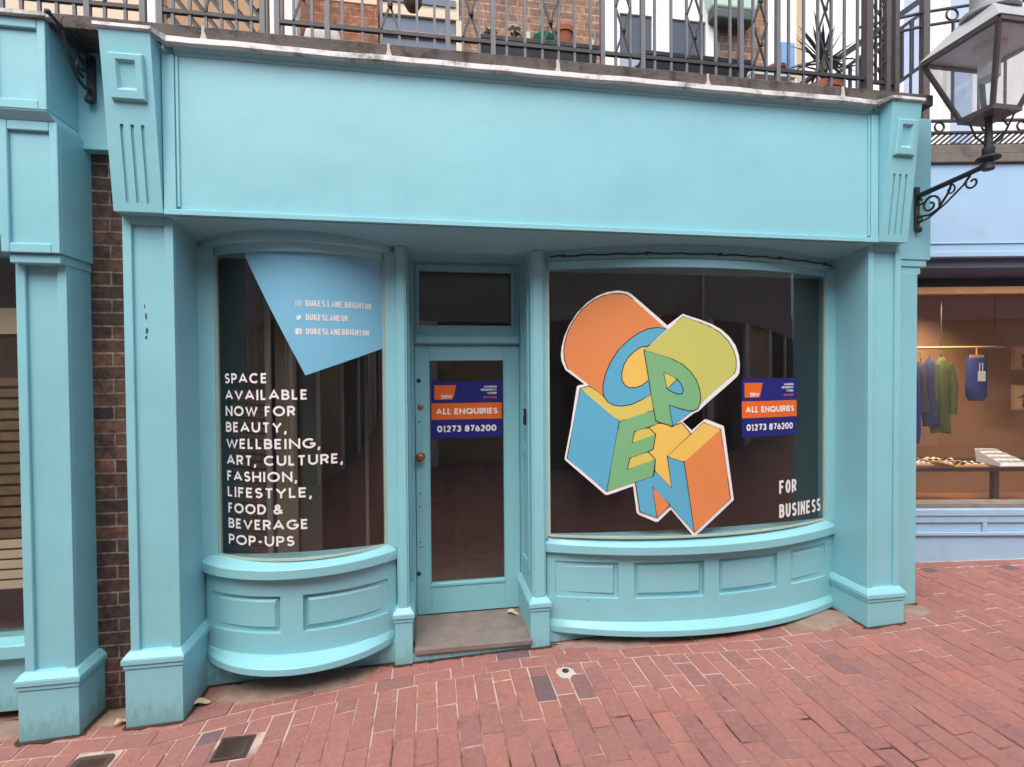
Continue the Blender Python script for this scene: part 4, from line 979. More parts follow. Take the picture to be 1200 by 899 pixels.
# yucca in a pot
yx, yy = 3.0, 3.52
b = MB(); b.lathe([(.09, 0), (.12, .3), (.132, .3), (.135, .35), (.12, .352), (.11, .32), (.02, .31)], (yx, yy, 3.70), 24)
yu = thing('potted_yucca', (yx, yy, 3.70), 'spiky dark green yucca in a terracotta pot behind the railing corner', 'plant')
out('pot', b, 'terracotta', yu, smooth=40)
b = MB(); b.tube([(yx, yy, 4.0), (yx+.01, yy, 4.15), (yx, yy, 4.28)], [.03, .026, .02], 8); out('stem', b, 'old_timber', yu)
b = MB(); rnd = random.Random(5)
for k in range(46):
    a = rnd.uniform(0, 2*math.pi); el = rnd.uniform(-.5, 1.35); L = rnd.uniform(.26, .42); z0 = 4.16+rnd.uniform(0, .12)
    d = Vector((math.cos(a)*math.cos(el), math.sin(a)*math.cos(el)*.7, math.sin(el))); s_ = d.cross(Vector((0, 0, 1))).normalized(); up = s_.cross(d)
    pr = [0, .3, .65, 1]; w = [.011, .016, .011, .001]
    q = [Vector((yx, yy, z0))+d*L*t-Vector((0, 0, .12*L*t*t))-up*0 for t in pr]
    for (p0, w0), (p1, w1) in zip(zip(q, w), zip(q[1:], w[1:])):
        b.poly([p0-s_*w0, p0+up*w0*.3, p1+up*w1*.3, p1-s_*w1]); b.poly([p0+up*w0*.3, p0+s_*w0, p1+s_*w1, p1+up*w1*.3])
out('leaves', b, 'dark_leaf', yu, flip=False)
# chair, pot and card near the white wall
ch = thing('garden_chair', (2.62, 3.75, 3.70), 'white garden chair on the balcony, half hidden by the railing', 'chair')
b = MB(); b.box(2.42, 2.80, 3.55, 3.95, 4.12, 4.15); out('seat', b, 'white', ch, bevel=.008)
for x in (2.44, 2.78):
    for y in (3.58, 3.92):
        b = MB(); b.box(x-.015, x+.015, y-.015, y+.015, 3.70, 4.119); out('leg', b, 'white', ch)
b = MB(); b.box(2.42, 2.80, 3.955, 3.98, 4.15, 4.30); out('backrest', b, 'white', ch, bevel=.008)
b = MB(); b.lathe([(.05, 0), (.07, .1), (.078, .1), (.078, .125), (.07, .125), (.02, .115)], (2.73, 3.70, 4.152), 24); pass
tag(out('flower_pot', b, worn('brown_glaze', s2l((122, 72, 58)), .5, .15), smooth=35), 'brown flower pot standing on the white garden chair', 'flower pot')
b = MB(); b.box(2.86, 2.98, 3.80, 3.812, 4.35, 4.56); b.box(2.90, 2.94, 3.79, 3.80, 3.71, 4.349); tag(out('notice_board', b, worn('blue_card', s2l((120, 164, 214)), .6, .05)), 'small pale blue board on a stake behind the railing, left of the yucca', 'board')

# ------------------------------------------------------------------ building behind the balcony
ub = thing('building', (1.2, 5.0, 3.70), 'brown brick building with white glazed doors, set back behind the balcony', 'building')
b = MB(); b.box(-1.16, 3.56, 5.0, 9, 3.5, 9.5); out('wall', b, 'upper_brick', ub)
b = MB(); b.box(-1.05, .50, 4.965, 4.999, 5.52, 5.95); b.box(-1.05, -.44, 4.965, 4.999, 5.32, 5.519); out('cream_band', b, 'cream', ub, bevel=.006)
b = MB(); b.box(-1.1, -.43, 4.93, 4.999, 3.75, 5.28); out('timber_screen', b, 'copper_brick', ub)
b = MB(); b.box(-.41, .35, 4.95, 4.999, 5.04, 5.10); b.box(-.41, .32, 4.94, 4.999, 5.24, 5.30); b.box(-.41, .32, 4.955, 4.999, 5.30, 5.50); b.box(.29, .36, 4.94, 4.96, 3.8, 5.239)
wi = out('window', b, 'cream', ub, bevel=.004)
b = MB(); b.box(-.40, .289, 4.965, 4.985, 4.6, 5.04); b.box(-.40, .289, 4.965, 4.985, 5.101, 5.239); b.box(-.40, .29, 4.94, 4.954, 5.36, 5.42); out('pane', b, 'grey_soffit', wi)
fd = MB()
fd.box(1.77, 1.93, 4.95, 5.0, 3.7, 6.0); fd.box(2.86, 2.95, 4.95, 5.0, 3.7, 6.0); fd.box(2.27, 2.46, 4.95, 5.0, 3.7, 6.0); fd.box(1.93, 2.27, 4.955, 5.0, 5.49, 6.0); fd.box(2.46, 2.86, 4.955, 5.0, 5.49, 6.0)
fd.box(1.93, 2.27, 4.955, 5.0, 3.7, 4.2); fd.box(2.46, 2.86, 4.955, 5.0, 3.7, 4.2); fd.box(2.35, 2.375, 4.935, 4.949, 3.7, 6.0); fd.box(2.60, 2.63, 4.958, 4.972, 4.2, 5.0)
fdo = out('french_door', fd, 'white', ub, bevel=.006)
b = MB(); b.box(1.93, 2.27, 4.975, 4.985, 4.2, 5.489); b.box(2.46, 2.86, 4.975, 4.985, 4.2, 5.489); out('pane', b, 'slate_glass', fdo)
b = MB(); b.box(1.935, 2.265, 4.966, 4.974, 4.2, 5.09); b.box(2.465, 2.855, 4.966, 4.974, 4.2, 5.11); out('net_curtain', b, 'grey_pane', fdo)
# pale green bin-like trough on the wall, drainpipe
b = MB(); b.hexa([(2.87, 4.84, 5.58), (3.36, 4.84, 5.58), (3.36, 4.99, 5.58), (2.87, 4.99, 5.58), (2.80, 4.80, 5.9), (3.42, 4.80, 5.9), (3.42, 4.99, 5.9), (2.80, 4.99, 5.9)])
aw = tag(out('wall_planter', b, 'pale_green', bevel=.03), 'pale green box planter with dark underside fixed high on the brick wall', 'planter')
b = MB(); b.box(2.88, 3.35, 4.83, 4.99, 5.46, 5.575); out('tray', b, 'dark_green', aw, bevel=.03)
b = MB(); b.tube([(3.22, 4.93, 3.7), (3.22, 4.93, 5.02)], .06, 14); b.lathe([(.06, 0), (.13, .03), (.13, .06), (.06, .1)], (3.22, 4.93, 5.0), 16)
tag(out('drainpipe', b, worn('brown_pipe', s2l((86, 70, 66)), .6, .2), smooth=50), 'brown cast drainpipe with a wide collar on the brick wall', 'pipe')
# timber fence and cream wall to the left
fe = thing('garden_fence', (-1.6, 4.3, 3.70), 'timber fence of slanting boards behind the left end of the railing', 'fence')
b = MB(); b.box(-1.97, -1.25, 4.34, 4.36, 3.7, 5.4); out('backing_board', b, 'black', fe)
b = MB()
for k in range(22):
    x = -3.6+k*.135
    # slanting boards, clipped to the frame
    pts = []
    for z in (3.75, 5.35):
        pts.append((x+(5.35-z)*.75*1.0, z))
    (xa, za), (xb, zb_) = pts
    def clip(xc): return za+(zb_-za)*(xc-xa)/(xb-xa)
    A, B_ = (xa, za), (xb, zb_)
    lo, hi = -1.95, -1.27
    P_ = []
    for (px, pz) in (A, B_):
        px2 = max(lo, min(hi, px)); P_.append((px2, clip(px2)))
    if abs(P_[0][0]-P_[1][0]) > .02: b.bar((P_[0][0], 4.325, P_[0][1]), (P_[1][0], 4.325, P_[1][1]), .075, .016)
out('slanting_boards', b, 'timber', fe)
b = MB(); b.box(-2.0, -1.95, 4.28, 4.36, 3.7, 5.5); b.box(-1.27, -1.22, 4.28, 4.36, 3.7, 5.5); out('fence_post', b, 'cream', fe, bevel=.004)
dw = thing('building', (-2.6, 4.4, 3.70), 'cream rendered wall and white door posts at the far left behind the railing', 'building')
b = MB(); b.box(-7, -2.02, 4.42, 9, 3.5, 9); out('wall', b, 'cream', dw)
b = MB(); b.box(-1.2, -1.13, 4.3, 4.42, 3.7, 5.8); b.box(-1.09, -1.0, 4.3, 4.42, 3.7, 5.8); b.box(-2.13, -2.04, 4.36, 4.419, 3.7, 5.8); out('door_post', b, 'white', dw, bevel=.006)
# white building to the right
wb = thing('building', (6, 6.6, 3), 'bright white rendered building standing behind the railings at the upper right', 'building')
b = MB(); b.box(3.7, 14, 6.6, 12, 0, 10.0); b.box(3.58, 3.7, 5.0, 6.6, 0, 9.5); out('wall', b, 'render', wb)
b = MB(); b.box(6.9, 7.35, 6.56, 6.599, 5.3, 9); b.box(7.7, 8.1, 6.56, 6.599, 5.3, 9); wpn = out('window', b, worn('pale_blue_panel', s2l((168, 184, 206)), .4, .05), wb)
b = MB(); b.box(6.84, 6.9, 6.54, 6.6, 5.24, 9); b.box(7.35, 7.41, 6.54, 6.6, 5.24, 9); b.box(7.64, 7.7, 6.54, 6.6, 5.24, 9); b.box(8.1, 8.16, 6.54, 6.6, 5.24, 9); out('window_frame', b, 'white', wpn)
b = MB(); b.box(4.05, 4.7, 6.57, 6.599, 3.9, 6.9); b.box(5.2, 5.26, 6.5, 6.6, 3.0, 9.0); out('wall_panel', b, 'cream', wb)
# sloping stair handrail behind the corner
sr = thing('stair_railing', (3.95, 4.2, 3.75), 'black iron stair railing climbing to the right behind the yucca', 'railing')
b = MB(); b.bar((3.35, 4.2, 4.47), (4.6, 4.2, 5.36), .05); out('handrail', b, 'black_iron', sr)
b = MB(); b.bar((3.35, 4.2, 4.34), (4.6, 4.2, 5.23), .03); b.bar((3.35, 4.2, 3.85), (4.6, 4.2, 4.74), .03); out('stringer', b, 'black_iron', sr)
for k in range(11):
    x = 3.42+k*.11; z = 4.34+(x-3.35)*.712
    b = MB(); b.box(x-.012, x+.012, 4.19, 4.21, z-.50, z); out('baluster', b, 'black_iron', sr)

# ------------------------------------------------------------------ blue shop on the right
BA = R(-10.0); BO = Vector((4.38, 3.95, 0)); ca, sa = math.cos(BA), math.sin(BA)
def T(s, o, z): return (BO.x+s*ca-o*sa, BO.y+s*sa+o*ca, z)
class TB(MB):
    def bx(s, s0, s1, o0, o1, z0, z1):
        return s.hexa([T(s0, o0, z0), T(s1, o0, z0), T(s1, o1, z0), T(s0, o1, z0), T(s0, o0, z1), T(s1, o0, z1), T(s1, o1, z1), T(s0, o1, z1)])
bs = thing('shopfront', T(.8, 0, .15), 'pale blue shopfront at the right edge with a warm lit display window', 'shopfront')
S0, S1 = -.75, 3.2
b = TB(); b.bx(S0, S1, -.03, .5, 2.885, 3.705); b.bx(S0, S1, -.045, -.031, 2.885, 2.93); b.bx(S0, S1, -.04, -.031, 3.0, 3.012); out('fascia', b, 'blue', bs, bevel=.004)
b = TB(); b.hexa([T(S0, .0, 2.884), T(S1, .0, 2.884), T(S1, .0, 2.884), T(S0, .0, 2.884), T(S0, 0, 2.884), T(S1, 0, 2.884), T(S1, 0, 2.884), T(S0, 0, 2.884)]) if False else None
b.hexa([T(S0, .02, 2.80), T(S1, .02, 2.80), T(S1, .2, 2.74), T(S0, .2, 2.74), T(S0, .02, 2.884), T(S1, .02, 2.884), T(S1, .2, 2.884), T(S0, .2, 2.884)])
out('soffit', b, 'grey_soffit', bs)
b = TB(); b.bx(S0, S1, .2, .34, 2.655, 2.884); out('blind_box', b, 'black', bs)
b = TB(); b.bx(S0, S1, .17, .25, 2.59, 2.654); b.bx(1.55, 1.6, .17, .25, .66, 2.59); bw = out('display_window', b, 'pale_wood', bs, bevel=.003)
b = TB(); b.poly([T(S0, .21, .62), T(S1, .21, .62), T(S1, .21, 2.6), T(S0, .21, 2.6)]); out('glass_pane', b, 'clear', bw, flip=False)
b = TB()
b.bx(S0, S1, .0, .3, .565, .622); b.bx(S0, S1, .012, .3, .50, .5649); b.bx(S0, S1, .03, .3, .415, .4999); b.bx(S0, S1, .0, .3, .385, .4149); b.bx(S0, S1, .025, .3, .0, .3849)
b.bx(.56, .60, .008, .03, .416, .499)
out('stall_riser', b, 'blue', bw, bevel=.005)
b = TB(); b.bx(S0, S1, .05, .22, .6225, .66); out('sill', b, 'step', bw)
b = TB(); f_ = .40
b.poly([T(S0, .3, f_), T(S1, .3, f_), T(S1, 1.9, f_), T(S0, 1.9, f_)]); out('shop_floor', b, 'shop_floor', bs, flip=False)
b = TB()
b.poly([T(S0, 1.6, f_), T(S1, 1.6, f_), T(S1, 1.6, 2.9), T(S0, 1.6, 2.9)]); b.poly([T(S0, .3, f_), T(S0, 1.6, f_), T(S0, 1.6, 2.9), T(S0, .3, 2.9)]); b.poly([T(S1, .3, f_), T(S1, 1.6, f_), T(S1, 1.6, 2.9), T(S1, .3, 2.9)])
b.poly([T(S0, .3, 2.895), T(S1, .3, 2.895), T(S1, 1.6, 2.895), T(S0, 1.6, 2.895)])
out('shop_wall', b, 'shop_wall', bs, flip=False)
# shop contents
tb = thing('display_table', T(.8, .7, f_), 'dark wooden display table in the blue shop window', 'table')
b = TB(); b.bx(-.5, 2.2, .42, 1.0, .885, .925); out('tabletop', b, 'dark_wood', tb, bevel=.004)
for s_, o_ in ((-.45, .46), (1.07, .46), (2.15, .46), (-.45, .96), (2.15, .96)):
    b = TB(); b.bx(s_-.025, s_+.025, o_-.025, o_+.025, f_, .8849); out('leg', b, 'dark_wood', tb)
b = TB(); b.bx(-.42, 1.04, .445, .475, .47, .50); b.bx(1.1, 2.12, .445, .475, .47, .50); out('stretcher', b, 'dark_wood', tb)
cr = thing('clothes_rail', T(.7, 1.0, 2.1), 'thin brass clothes rail hung from the ceiling of the blue shop', 'rail')
b = MB(); b.tube([T(-.5, 1.05, 2.125), T(1.72, 1.05, 2.135)], .013, 8); out('rail', b, 'pale_wood', cr, smooth=50)
for s_ in (-.3, 1.02, 1.6):
    b = MB(); b.tube([T(s_, 1.05, 2.13), T(s_, 1.05, 2.89)], .005, 6); out('drop_rod', b, 'dark_wood', cr)
def garment(s_, w, zt, zb, mat, name, label, o_=1.02, lean=0, group='clothes on the shop rail'):
    b = MB(); n = 14; rnd = random.Random(int(s_*997)); rows = [zt, zt-.05, zt-.16, (zt+zb)/2, zb+.12, zb]; ww = [.22, .6, 1.0, .92, 1.0, .96]
    rings = []
    for z, k in zip(rows, ww):
        ring = []
        for i in range(n):
            a = 2*math.pi*i/n; rr = 1+.18*math.sin(3*a+z*7+s_*9)*(1 if z < zt-.1 else .3)
            ring.append(b.bm.verts.new(T(s_+lean*(zt-z)+w/2*k*rr*math.cos(a), o_+.05*rr*math.sin(a)*(k+.3), z+.012*math.sin(2*a+s_*5))))
        rings.append(ring)
    for p, q in zip(rings, rings[1:]):
        for i in range(n): b.bm.faces.new((p[i], p[(i+1) % n], q[(i+1) % n], q[i]))
    b.bm.faces.new(rings[0]); b.bm.faces.new(rings[-1])
    o = tag(out(name, b, mat, smooth=80), label, name.replace('_', ' '), group)
    b = MB(); b.tube([T(s_, o_, zt-.01), T(s_, o_, zt+.05), T(s_+.012, o_+.015, zt+.085), T(s_, o_+.03, zt+.105)], .004, 6); out('hanger_hook', b, 'black_iron', o)
    if name != 'jacket': return o
    for sg in (-1, 1):
        b = MB(); b.tube([T(s_+sg*w*.36, o_, zt-.08), T(s_+sg*w*.55, o_-.02, zt-.3), T(s_+sg*w*.5, o_-.03, zt-.62)], [.05, .05, .04], 10); out('sleeve', b, mat, o, smooth=60)
    return o
garment(1.0, .20, 2.02, 1.20, 'green_cloth', 'jacket', 'moss green jacket on the brass rail in the blue shop, furthest right of the clothes')
garment(.87, .16, 2.0, 1.28, 'navy_cloth', 'garment', 'dark navy garment on the rail, directly left of the green jacket', lean=.03)
garment(.775, .13, 1.97, 1.42, 'plum_cloth', 'garment', 'plum patterned garment on the rail, second left from the green jacket')
garment(.69, .14, 2.0, 1.08, 'blue_cloth', 'garment', 'blue garment at the left end of the rail, half hidden by the turquoise corner')
# blue bag with a white label
b = MB(); rings = []; s_, o_ = 1.40, 1.04; n = 16
for z, k in ((2.02, .85), (1.99, 1.0), (1.85, 1.02), (1.7, 1.05), (1.6, 1.05), (1.545, .7)):
    rings.append([b.bm.verts.new(T(s_+.105*k*math.copysign(abs(math.cos(2*math.pi*i/n))**.6, math.cos(2*math.pi*i/n)), o_+.045*k*math.sin(2*math.pi*i/n), z)) for i in range(n)])
for p, q in zip(rings, rings[1:]):
    for i in range(n): b.bm.faces.new((p[i], p[(i+1) % n], q[(i+1) % n], q[i]))
b.bm.faces.new(rings[0]); b.bm.faces.new(rings[-1])
bagm = tag(out('hanging_bag', b, 'blue_cloth', smooth=60), 'blue cloth bag with a white label, hanging on the brown shop wall', 'bag')
b = TB(); b.bx(1.37, 1.45, .985, .989, 1.76, 1.87); b.bx(1.385, 1.391, .985, .989, 1.87, 1.96); b.bx(1.415, 1.421, .985, .989, 1.87, 1.96); out('swing_tag', b, 'white', bagm)
b = TB(); b.bx(1.33, 1.47, 1.03, 1.05, 2.02, 2.05); b.bx(1.395, 1.405, 1.036, 1.046, 2.05, 2.13); out('hanger_bar', b, 'pale_wood', bagm)
# framed prints
for (z0, z1, lb) in ((1.88, 2.16, 'small framed orange print on the shop wall, upper of the two'), (1.42, 1.71, 'small framed orange print on the shop wall, lower, with a dark hat shape')):
    b = TB(); b.bx(2.04, 2.36, 1.30, 1.32, z0, z1); o = tag(out('picture', b, 'pale_wood', bevel=.003), lb, 'picture', 'prints on the shop wall')
    b = TB(); b.bx(2.06, 2.34, 1.294, 1.299, z0+.02, z1-.02); out('print', b, worn('peach_print', s2l((222, 176, 130)), .7, .05), o)
    b = MB(); zc = (z0+z1)/2
    if z0 > 1.7:
        b.flat([(2.12+.15*x, z0+.03+.2*y) for x, y in ((0, 0), (.15, .1), (.2, .55), (.0, .6), (.15, .75), (.35, .7), (.4, .95), (.55, .95), (.6, .65), (.85, .55), (1, .2), (.95, 0))], lambda u, v, d: T(u, 1.293-d, v), 0)
    else:
        b.flat([(2.07+.24*x, zc-.01+.1*y) for x, y in ((0, 0), (.3, .3), (.45, .8), (.7, .8), (.85, .3), (1, .1), (.7, .1), (.3, .05))], lambda u, v, d: T(u, 1.293-d, v), 0)
        b.flat([(2.14, z0+.03), (2.27, z0+.03), (2.26, zc-.012), (2.15, zc-.012)], lambda u, v, d: T(u, 1.293-d, v), .0005)
    out('motif', b, worn('russet_ink', s2l((150, 66, 44)), .7, .1), o)
# trays of small goods, price stand
ti = 0
for s_, o_, lb in ((.36, .58, 'low tray of cream trinkets at the left of the display table'), (.82, .52, 'front tray of cream and black trinkets, centre of the display table'), (.78, .78, 'rear tray of dark trinkets behind the centre tray on the table')):
    w = .17 if ti else .14
    b = TB(); b.bx(s_-w, s_+w, o_-.1, o_+.1, .926, .945); t = tag(out('tray', b, 'pale_wood', bevel=.003), lb, 'tray', 'trays of trinkets'); ti += 1
    for i in range(5):
        for j in range(3):
            b = MB(); c = T(s_-w*.78+i*w*.39, o_-.06+j*.06, .946); b.lathe([(.006, 0), (.016, .003), (.015, .012), (.005, .016)], c, 10)
            out('trinket', b, random.choice(('black', 'petal', 'petal', 'dark_wood')), t, smooth=60)
b = TB(); b.hexa([T(1.12, .46, .926), T(1.46, .46, .926), T(1.46, .72, .926), T(1.12, .72, .926), T(1.16, .48, .95), T(1.44, .48, .95), T(1.30, .72, 1.07), T(1.10, .72, 1.07)])
ps = tag(out('display_stand', b, 'white', bevel=.004), 'white sloping stand with rows of small cards on the display table', 'display stand')
b = TB()
for r_ in range(4):
    for q in range(4):
        k = (r_+.5)/4; sL = 1.16+(1.10-1.16)*k; sR = 1.44+(1.30-1.44)*k; oo = .48+.24*k; zz = .95+.12*k
        sc = sL+(sR-sL)*(q+.5)/4; b.hexa([T(sc-.024, oo-.012, zz-.004), T(sc+.024, oo-.012, zz-.004), T(sc+.024, oo+.012, zz+.008), T(sc-.024, oo+.012, zz+.008), T(sc-.024, oo-.014, zz+.001), T(sc+.024, oo-.014, zz+.001), T(sc+.024, oo+.01, zz+.013), T(sc-.024, oo+.01, zz+.013)])
out('card', b, worn('grey_cards', s2l((170, 168, 166)), .7, .2, 30), ps)
# two ceiling spotlights, lit
for s_, lb in ((.55, 'black ceiling spotlight in the blue shop, nearer the turquoise corner'), (1.02, 'black ceiling spotlight in the blue shop, further from the turquoise corner')):
    c = Vector(T(s_, .8, 2.74)); t = thing('spotlight', T(s_, .8, 2.895), lb, 'spotlight', 'shop spotlights')
    b = MB(); b.tube([c+Vector((0, 0, .15)), c+Vector((0, 0, .05))], .008, 6); out('stem', b, 'black', t)
    b = MB(); b.tube([c+Vector((-.03, -.03, .06)), c+Vector((.03, .05, -.06))], .04, 14); out('lamp_head', b, 'black', t, smooth=50)
    ld = bpy.data.lights.new('shop_spot', 'SPOT'); lo = bpy.data.objects.new('shop_spot', ld); COL.objects.link(lo)
    ld.energy = 36; ld.color = (1, .78, .52); ld.spot_size = R(120); ld.spot_blend = .8; ld.shadow_soft_size = .05
    lo.parent = t; lo.location = (.02, .06, -.24); lo.rotation_euler = (R(25), 0, 0)
# timber beam and walkway railing over the blue shop
b = TB(); b.bx(S0, S1, -.06, .5, 3.71, 3.79); b.bx(S0, S1, -.045, .5, 3.792, 3.87); tag(out('timber_beam', b, 'old_timber', bevel=.008), 'weathered grey timber beam along the top of the blue shopfront', 'beam')
wr = thing('walkway_railing', T(.8, .0, 3.87), 'dark iron walkway railing with rings and slanting bars above the blue shop', 'railing')
b = TB(); b.bx(S0, S1, -.015, .015, 3.872, 3.89); b.bx(S0, S1, -.015, .015, 3.985, 4.003); b.bx(S0, S1, -.015, .015, 4.09, 4.108); out('rail', b, 'black_iron', wr)
b = MB(); s_ = S0
while s_ < S1-.12:
    b.bar(T(s_, 0, 3.89), T(s_+.115, 0, 3.985), .014, .012); s_ += .052
out('slanting_bars', b, 'black_iron', wr)
def ring(s_, z, r, parent):
    b = MB(); b.tube([T(s_+r*math.cos(2*math.pi*k/20), 0, z+r*math.sin(2*math.pi*k/20)) for k in range(20)], .009, 6, closed=True); return out('ring', b, 'black_iron', parent, smooth=60)
for s_ in (-.5, -.2, .135, .55, .86, 1.17, 1.5): ring(s_, 4.046, .04, wr)
for s_ in (-.35, -.12, .25, .48, .71, .94, 1.17, 1.4, 1.63):
    b = TB(); b.bx(s_-.008, s_+.008, -.008, .008, 4.11, 4.98); out('baluster', b, 'black_iron', wr)
for s_ in (.0, 1.9):
    b = TB(); b.bx(s_-.028, s_+.028, -.028, .028, 3.87, 5.4); out('newel_post', b, 'brown_metal', wr)
b = MB()
A_ = [(-.6, 4.90), (.0, 5.03), (.5, 5.10), (1.0, 5.12), (1.6, 5.10), (2.2, 5.02)]
b.tube([T(s_, 0, z-.09) for s_, z in A_], .014, 6); b.tube([T(s_, 0, z+.03) for s_, z in A_], .014, 6); out('arched_rail', b, 'black_iron', wr)
for s_, z in ((.24, 5.035), (.62, 5.085), (1.0, 5.09), (1.4, 5.08)): ring(s_, z, .05, wr)

# ------------------------------------------------------------------ wall lantern on the right, bracket on the left
LX, LY, LB = 3.56, 2.775, 3.515
lan = thing('wall_lantern', (3.595, 3.3, 3.1), 'old square glazed street lantern on a scrolled iron wall bracket, upper right', 'lantern')
b = MB(); b.box(3.575, 3.615, 3.285, 3.302, 2.92, 3.24); b.lathe([(.012, 0), (.02, .01), (.02, .03), (.008, .05)], (3.595, 3.275, 2.90), 12); out('wall_plate', b, 'black_iron', lan, bevel=.004)
def scroll(c, r, a0, turns, y2z, n=30, x=3.595, sg=1):
    """spiral in the plane of the bracket (runs in Y and Z)"""
    pts = []
    for i in range(n+1):
        t = i/n; a = a0+sg*turns*2*math.pi*t; rr = r*(1-.8*t); pts.append((x, c[0]+rr*math.cos(a), c[1]+rr*math.sin(a)))
    return pts
b = MB(); b.tube([(3.595, 3.29, 3.17), (3.59, 3.05, 3.186), (LX+.01, 2.86, 3.193), (LX, LY, 3.196)], [.019, .018, .017, .02], 10); out('arm', b, 'black_iron', lan, smooth=60)
b = MB()
b.tube([(3.595, 3.285, 2.97), (3.595, 3.20, 2.985), (3.59, 3.08, 3.045), (3.585, 2.95, 3.13), (3.58, 2.90, 3.175)], .007, 6)
b.tube(scroll((2.885, 3.125), .05, 1.2, 1.1, 0, x=3.578, sg=-1), .007, 6); b.tube(scroll((3.19, 3.075), .072, 3.5, 1.3, 0, sg=-1), .008, 6)
b.tube([(3.595, 3.285, 3.02), (3.595, 3.2, 3.005), (3.593, 3.13, 3.03), (3.59, 3.06, 3.11), (3.588, 3.03, 3.175)], .008, 6); b.tube(scroll((3.04, 3.13), .035, 2.0, 1.0, 0, x=3.588), .006, 6); b.tube(scroll((3.275, 2.99), .03, .5, 1.0, 0), .007, 6)
b.tube(scroll((3.265, 3.13), .03, 3.8, 1.0, 0), .007, 6)
out('scroll', b, 'black_iron', lan, smooth=60)
b = MB(); b.lathe([(.03, -.035), (.034, -.03), (.03, 0), (.028, .02), (.062, .03), (.066, .04), (.06, .048), (.03, .05), (.034, .055), (.034, .105), (.024, .11), (.022, .16), (.018, .28), (.028, .305)], (LX, LY, 3.196), 18); out('collar', b, 'black_iron', lan, smooth=40)
b = MB(); hb, ht, zb, zt = .098, .235, LB, LB+.43
b.box(LX-hb-.012, LX+hb+.012, LY-hb-.012, LY+hb+.012, zb-.022, zb-.002)
cn = [(-1, -1), (1, -1), (1, 1), (-1, 1)]
for sx, sy in cn: b.bar((LX+sx*hb, LY+sy*hb, zb), (LX+sx*ht, LY+sy*ht, zt), .022)
for i in range(4):
    (ax, ay), (bx_, by_) = cn[i], cn[(i+1) % 4]
    b.bar((LX+ax*ht, LY+ay*ht, zt), (LX+bx_*ht, LY+by_*ht, zt), .026); b.bar((LX+ax*hb, LY+ay*hb, zb), (LX+bx_*hb, LY+by_*hb, zb), .02)
out('lantern_frame', b, 'brown_metal', lan)
for i in range(4):
    (ax, ay), (bx_, by_) = cn[i], cn[(i+1) % 4]
    b = MB(); b.poly([(LX+ax*hb, LY+ay*hb, zb), (LX+bx_*hb, LY+by_*hb, zb), (LX+bx_*ht, LY+by_*ht, zt), (LX+ax*ht, LY+ay*ht, zt)]); out('lantern_pane', b, 'lantern_glass', lan)
b = MB(); ro = [(LX+sx*(ht+.02), LY+sy*(ht+.02), zt+.013) for sx, sy in cn]; ri = [(LX+sx*.10, LY+sy*.10, zt+.20) for sx, sy in cn]; b.hexa(ro+ri)
out('lantern_roof', b, 'lantern_tin', lan, bevel=.006)
b = MB(); b.box(LX-ht+.012, LX+ht-.012, LY-ht+.012, LY+ht-.012, zt+.004, zt+.010); out('reflector', b, 'mantle', lan)
b = MB(); b.lathe([(.135, .185), (.15, .19), (.15, .21), (.10, .23), (.098, .40), (.13, .42), (.10, .48), (.03, .53), (.01, .6)], (LX, LY, zt), 28); out('chimney', b, 'lantern_tin', lan, smooth=40)
b = MB(); b.lathe([(.02, .0035), (.085, .003), (.085, -.04), (.062, -.06), (.055, -.07), (.055, -.20), (.04, -.215), (.01, -.216)], (LX, LY, zt), 28); out('lamp_holder', b, 'mantle', lan, smooth=40)
b = MB()
for sx in (-1, 1): b.tube([(LX+sx*.03, LY, LB-.19), (LX+sx*.1, LY, LB-.15), (LX+sx*.15, LY, LB-.06), (LX+sx*.1, LY, LB-.015)], .006, 6)
b.tube([(LX, LY-.03, LB-.19), (LX, LY-.1, LB-.15), (LX, LY-.15, LB-.06), (LX, LY-.1, LB-.015)], .006, 6)
out('stay', b, 'black_iron', lan, smooth=60)

BX = -1.84
br = thing('lamp_bracket', (BX, 3.235, 3.5), 'old black scrolled iron lamp bracket above the brick strip, upper left', 'bracket')
b = MB(); b.box(BX-.02, BX+.02, 3.21, 3.236, 3.42, 3.66); b.lathe([(.012, 0), (.024, .01), (.024, .03), (.012, .05)], (BX, 3.205, 3.39), 12); out('wall_plate', b, 'black_iron', br, bevel=.004)
b = MB(); b.tube([(BX, 3.22, 3.64), (BX, 3.14, 3.655), (BX, 3.02, 3.665), (BX, 2.90, 3.68)], [.012, .011, .010, .008], 8); b.lathe([(.006, -.012), (.014, -.006), (.014, .006), (.006, .012)], (BX, 2.895, 3.68), 10); out('arm', b, 'black_iron', br, smooth=60)
b = MB(); b.tube([(BX, 3.215, 3.47), (BX, 3.165, 3.455), (BX, 3.11, 3.475), (BX, 3.06, 3.53), (BX, 3.025, 3.60), (BX, 3.0, 3.664)], .009, 6)
b.tube(scroll((3.145, 3.555), .05, -1.4, 1.15, 0, x=BX, sg=-1), .007, 6); b.tube([(BX, 3.21, 3.60), (BX, 3.13, 3.60), (BX, 3.09, 3.63)], .007, 6)
b.tube([(BX, 3.0, 3.665), (BX, 2.985, 3.70), (BX, 3.0, 3.73)], .005, 6); b.tube([(BX, 2.955, 3.67), (BX, 2.96, 3.63), (BX, 2.99, 3.62)], .005, 6)
out('scroll', b, 'black_iron', br, smooth=60)

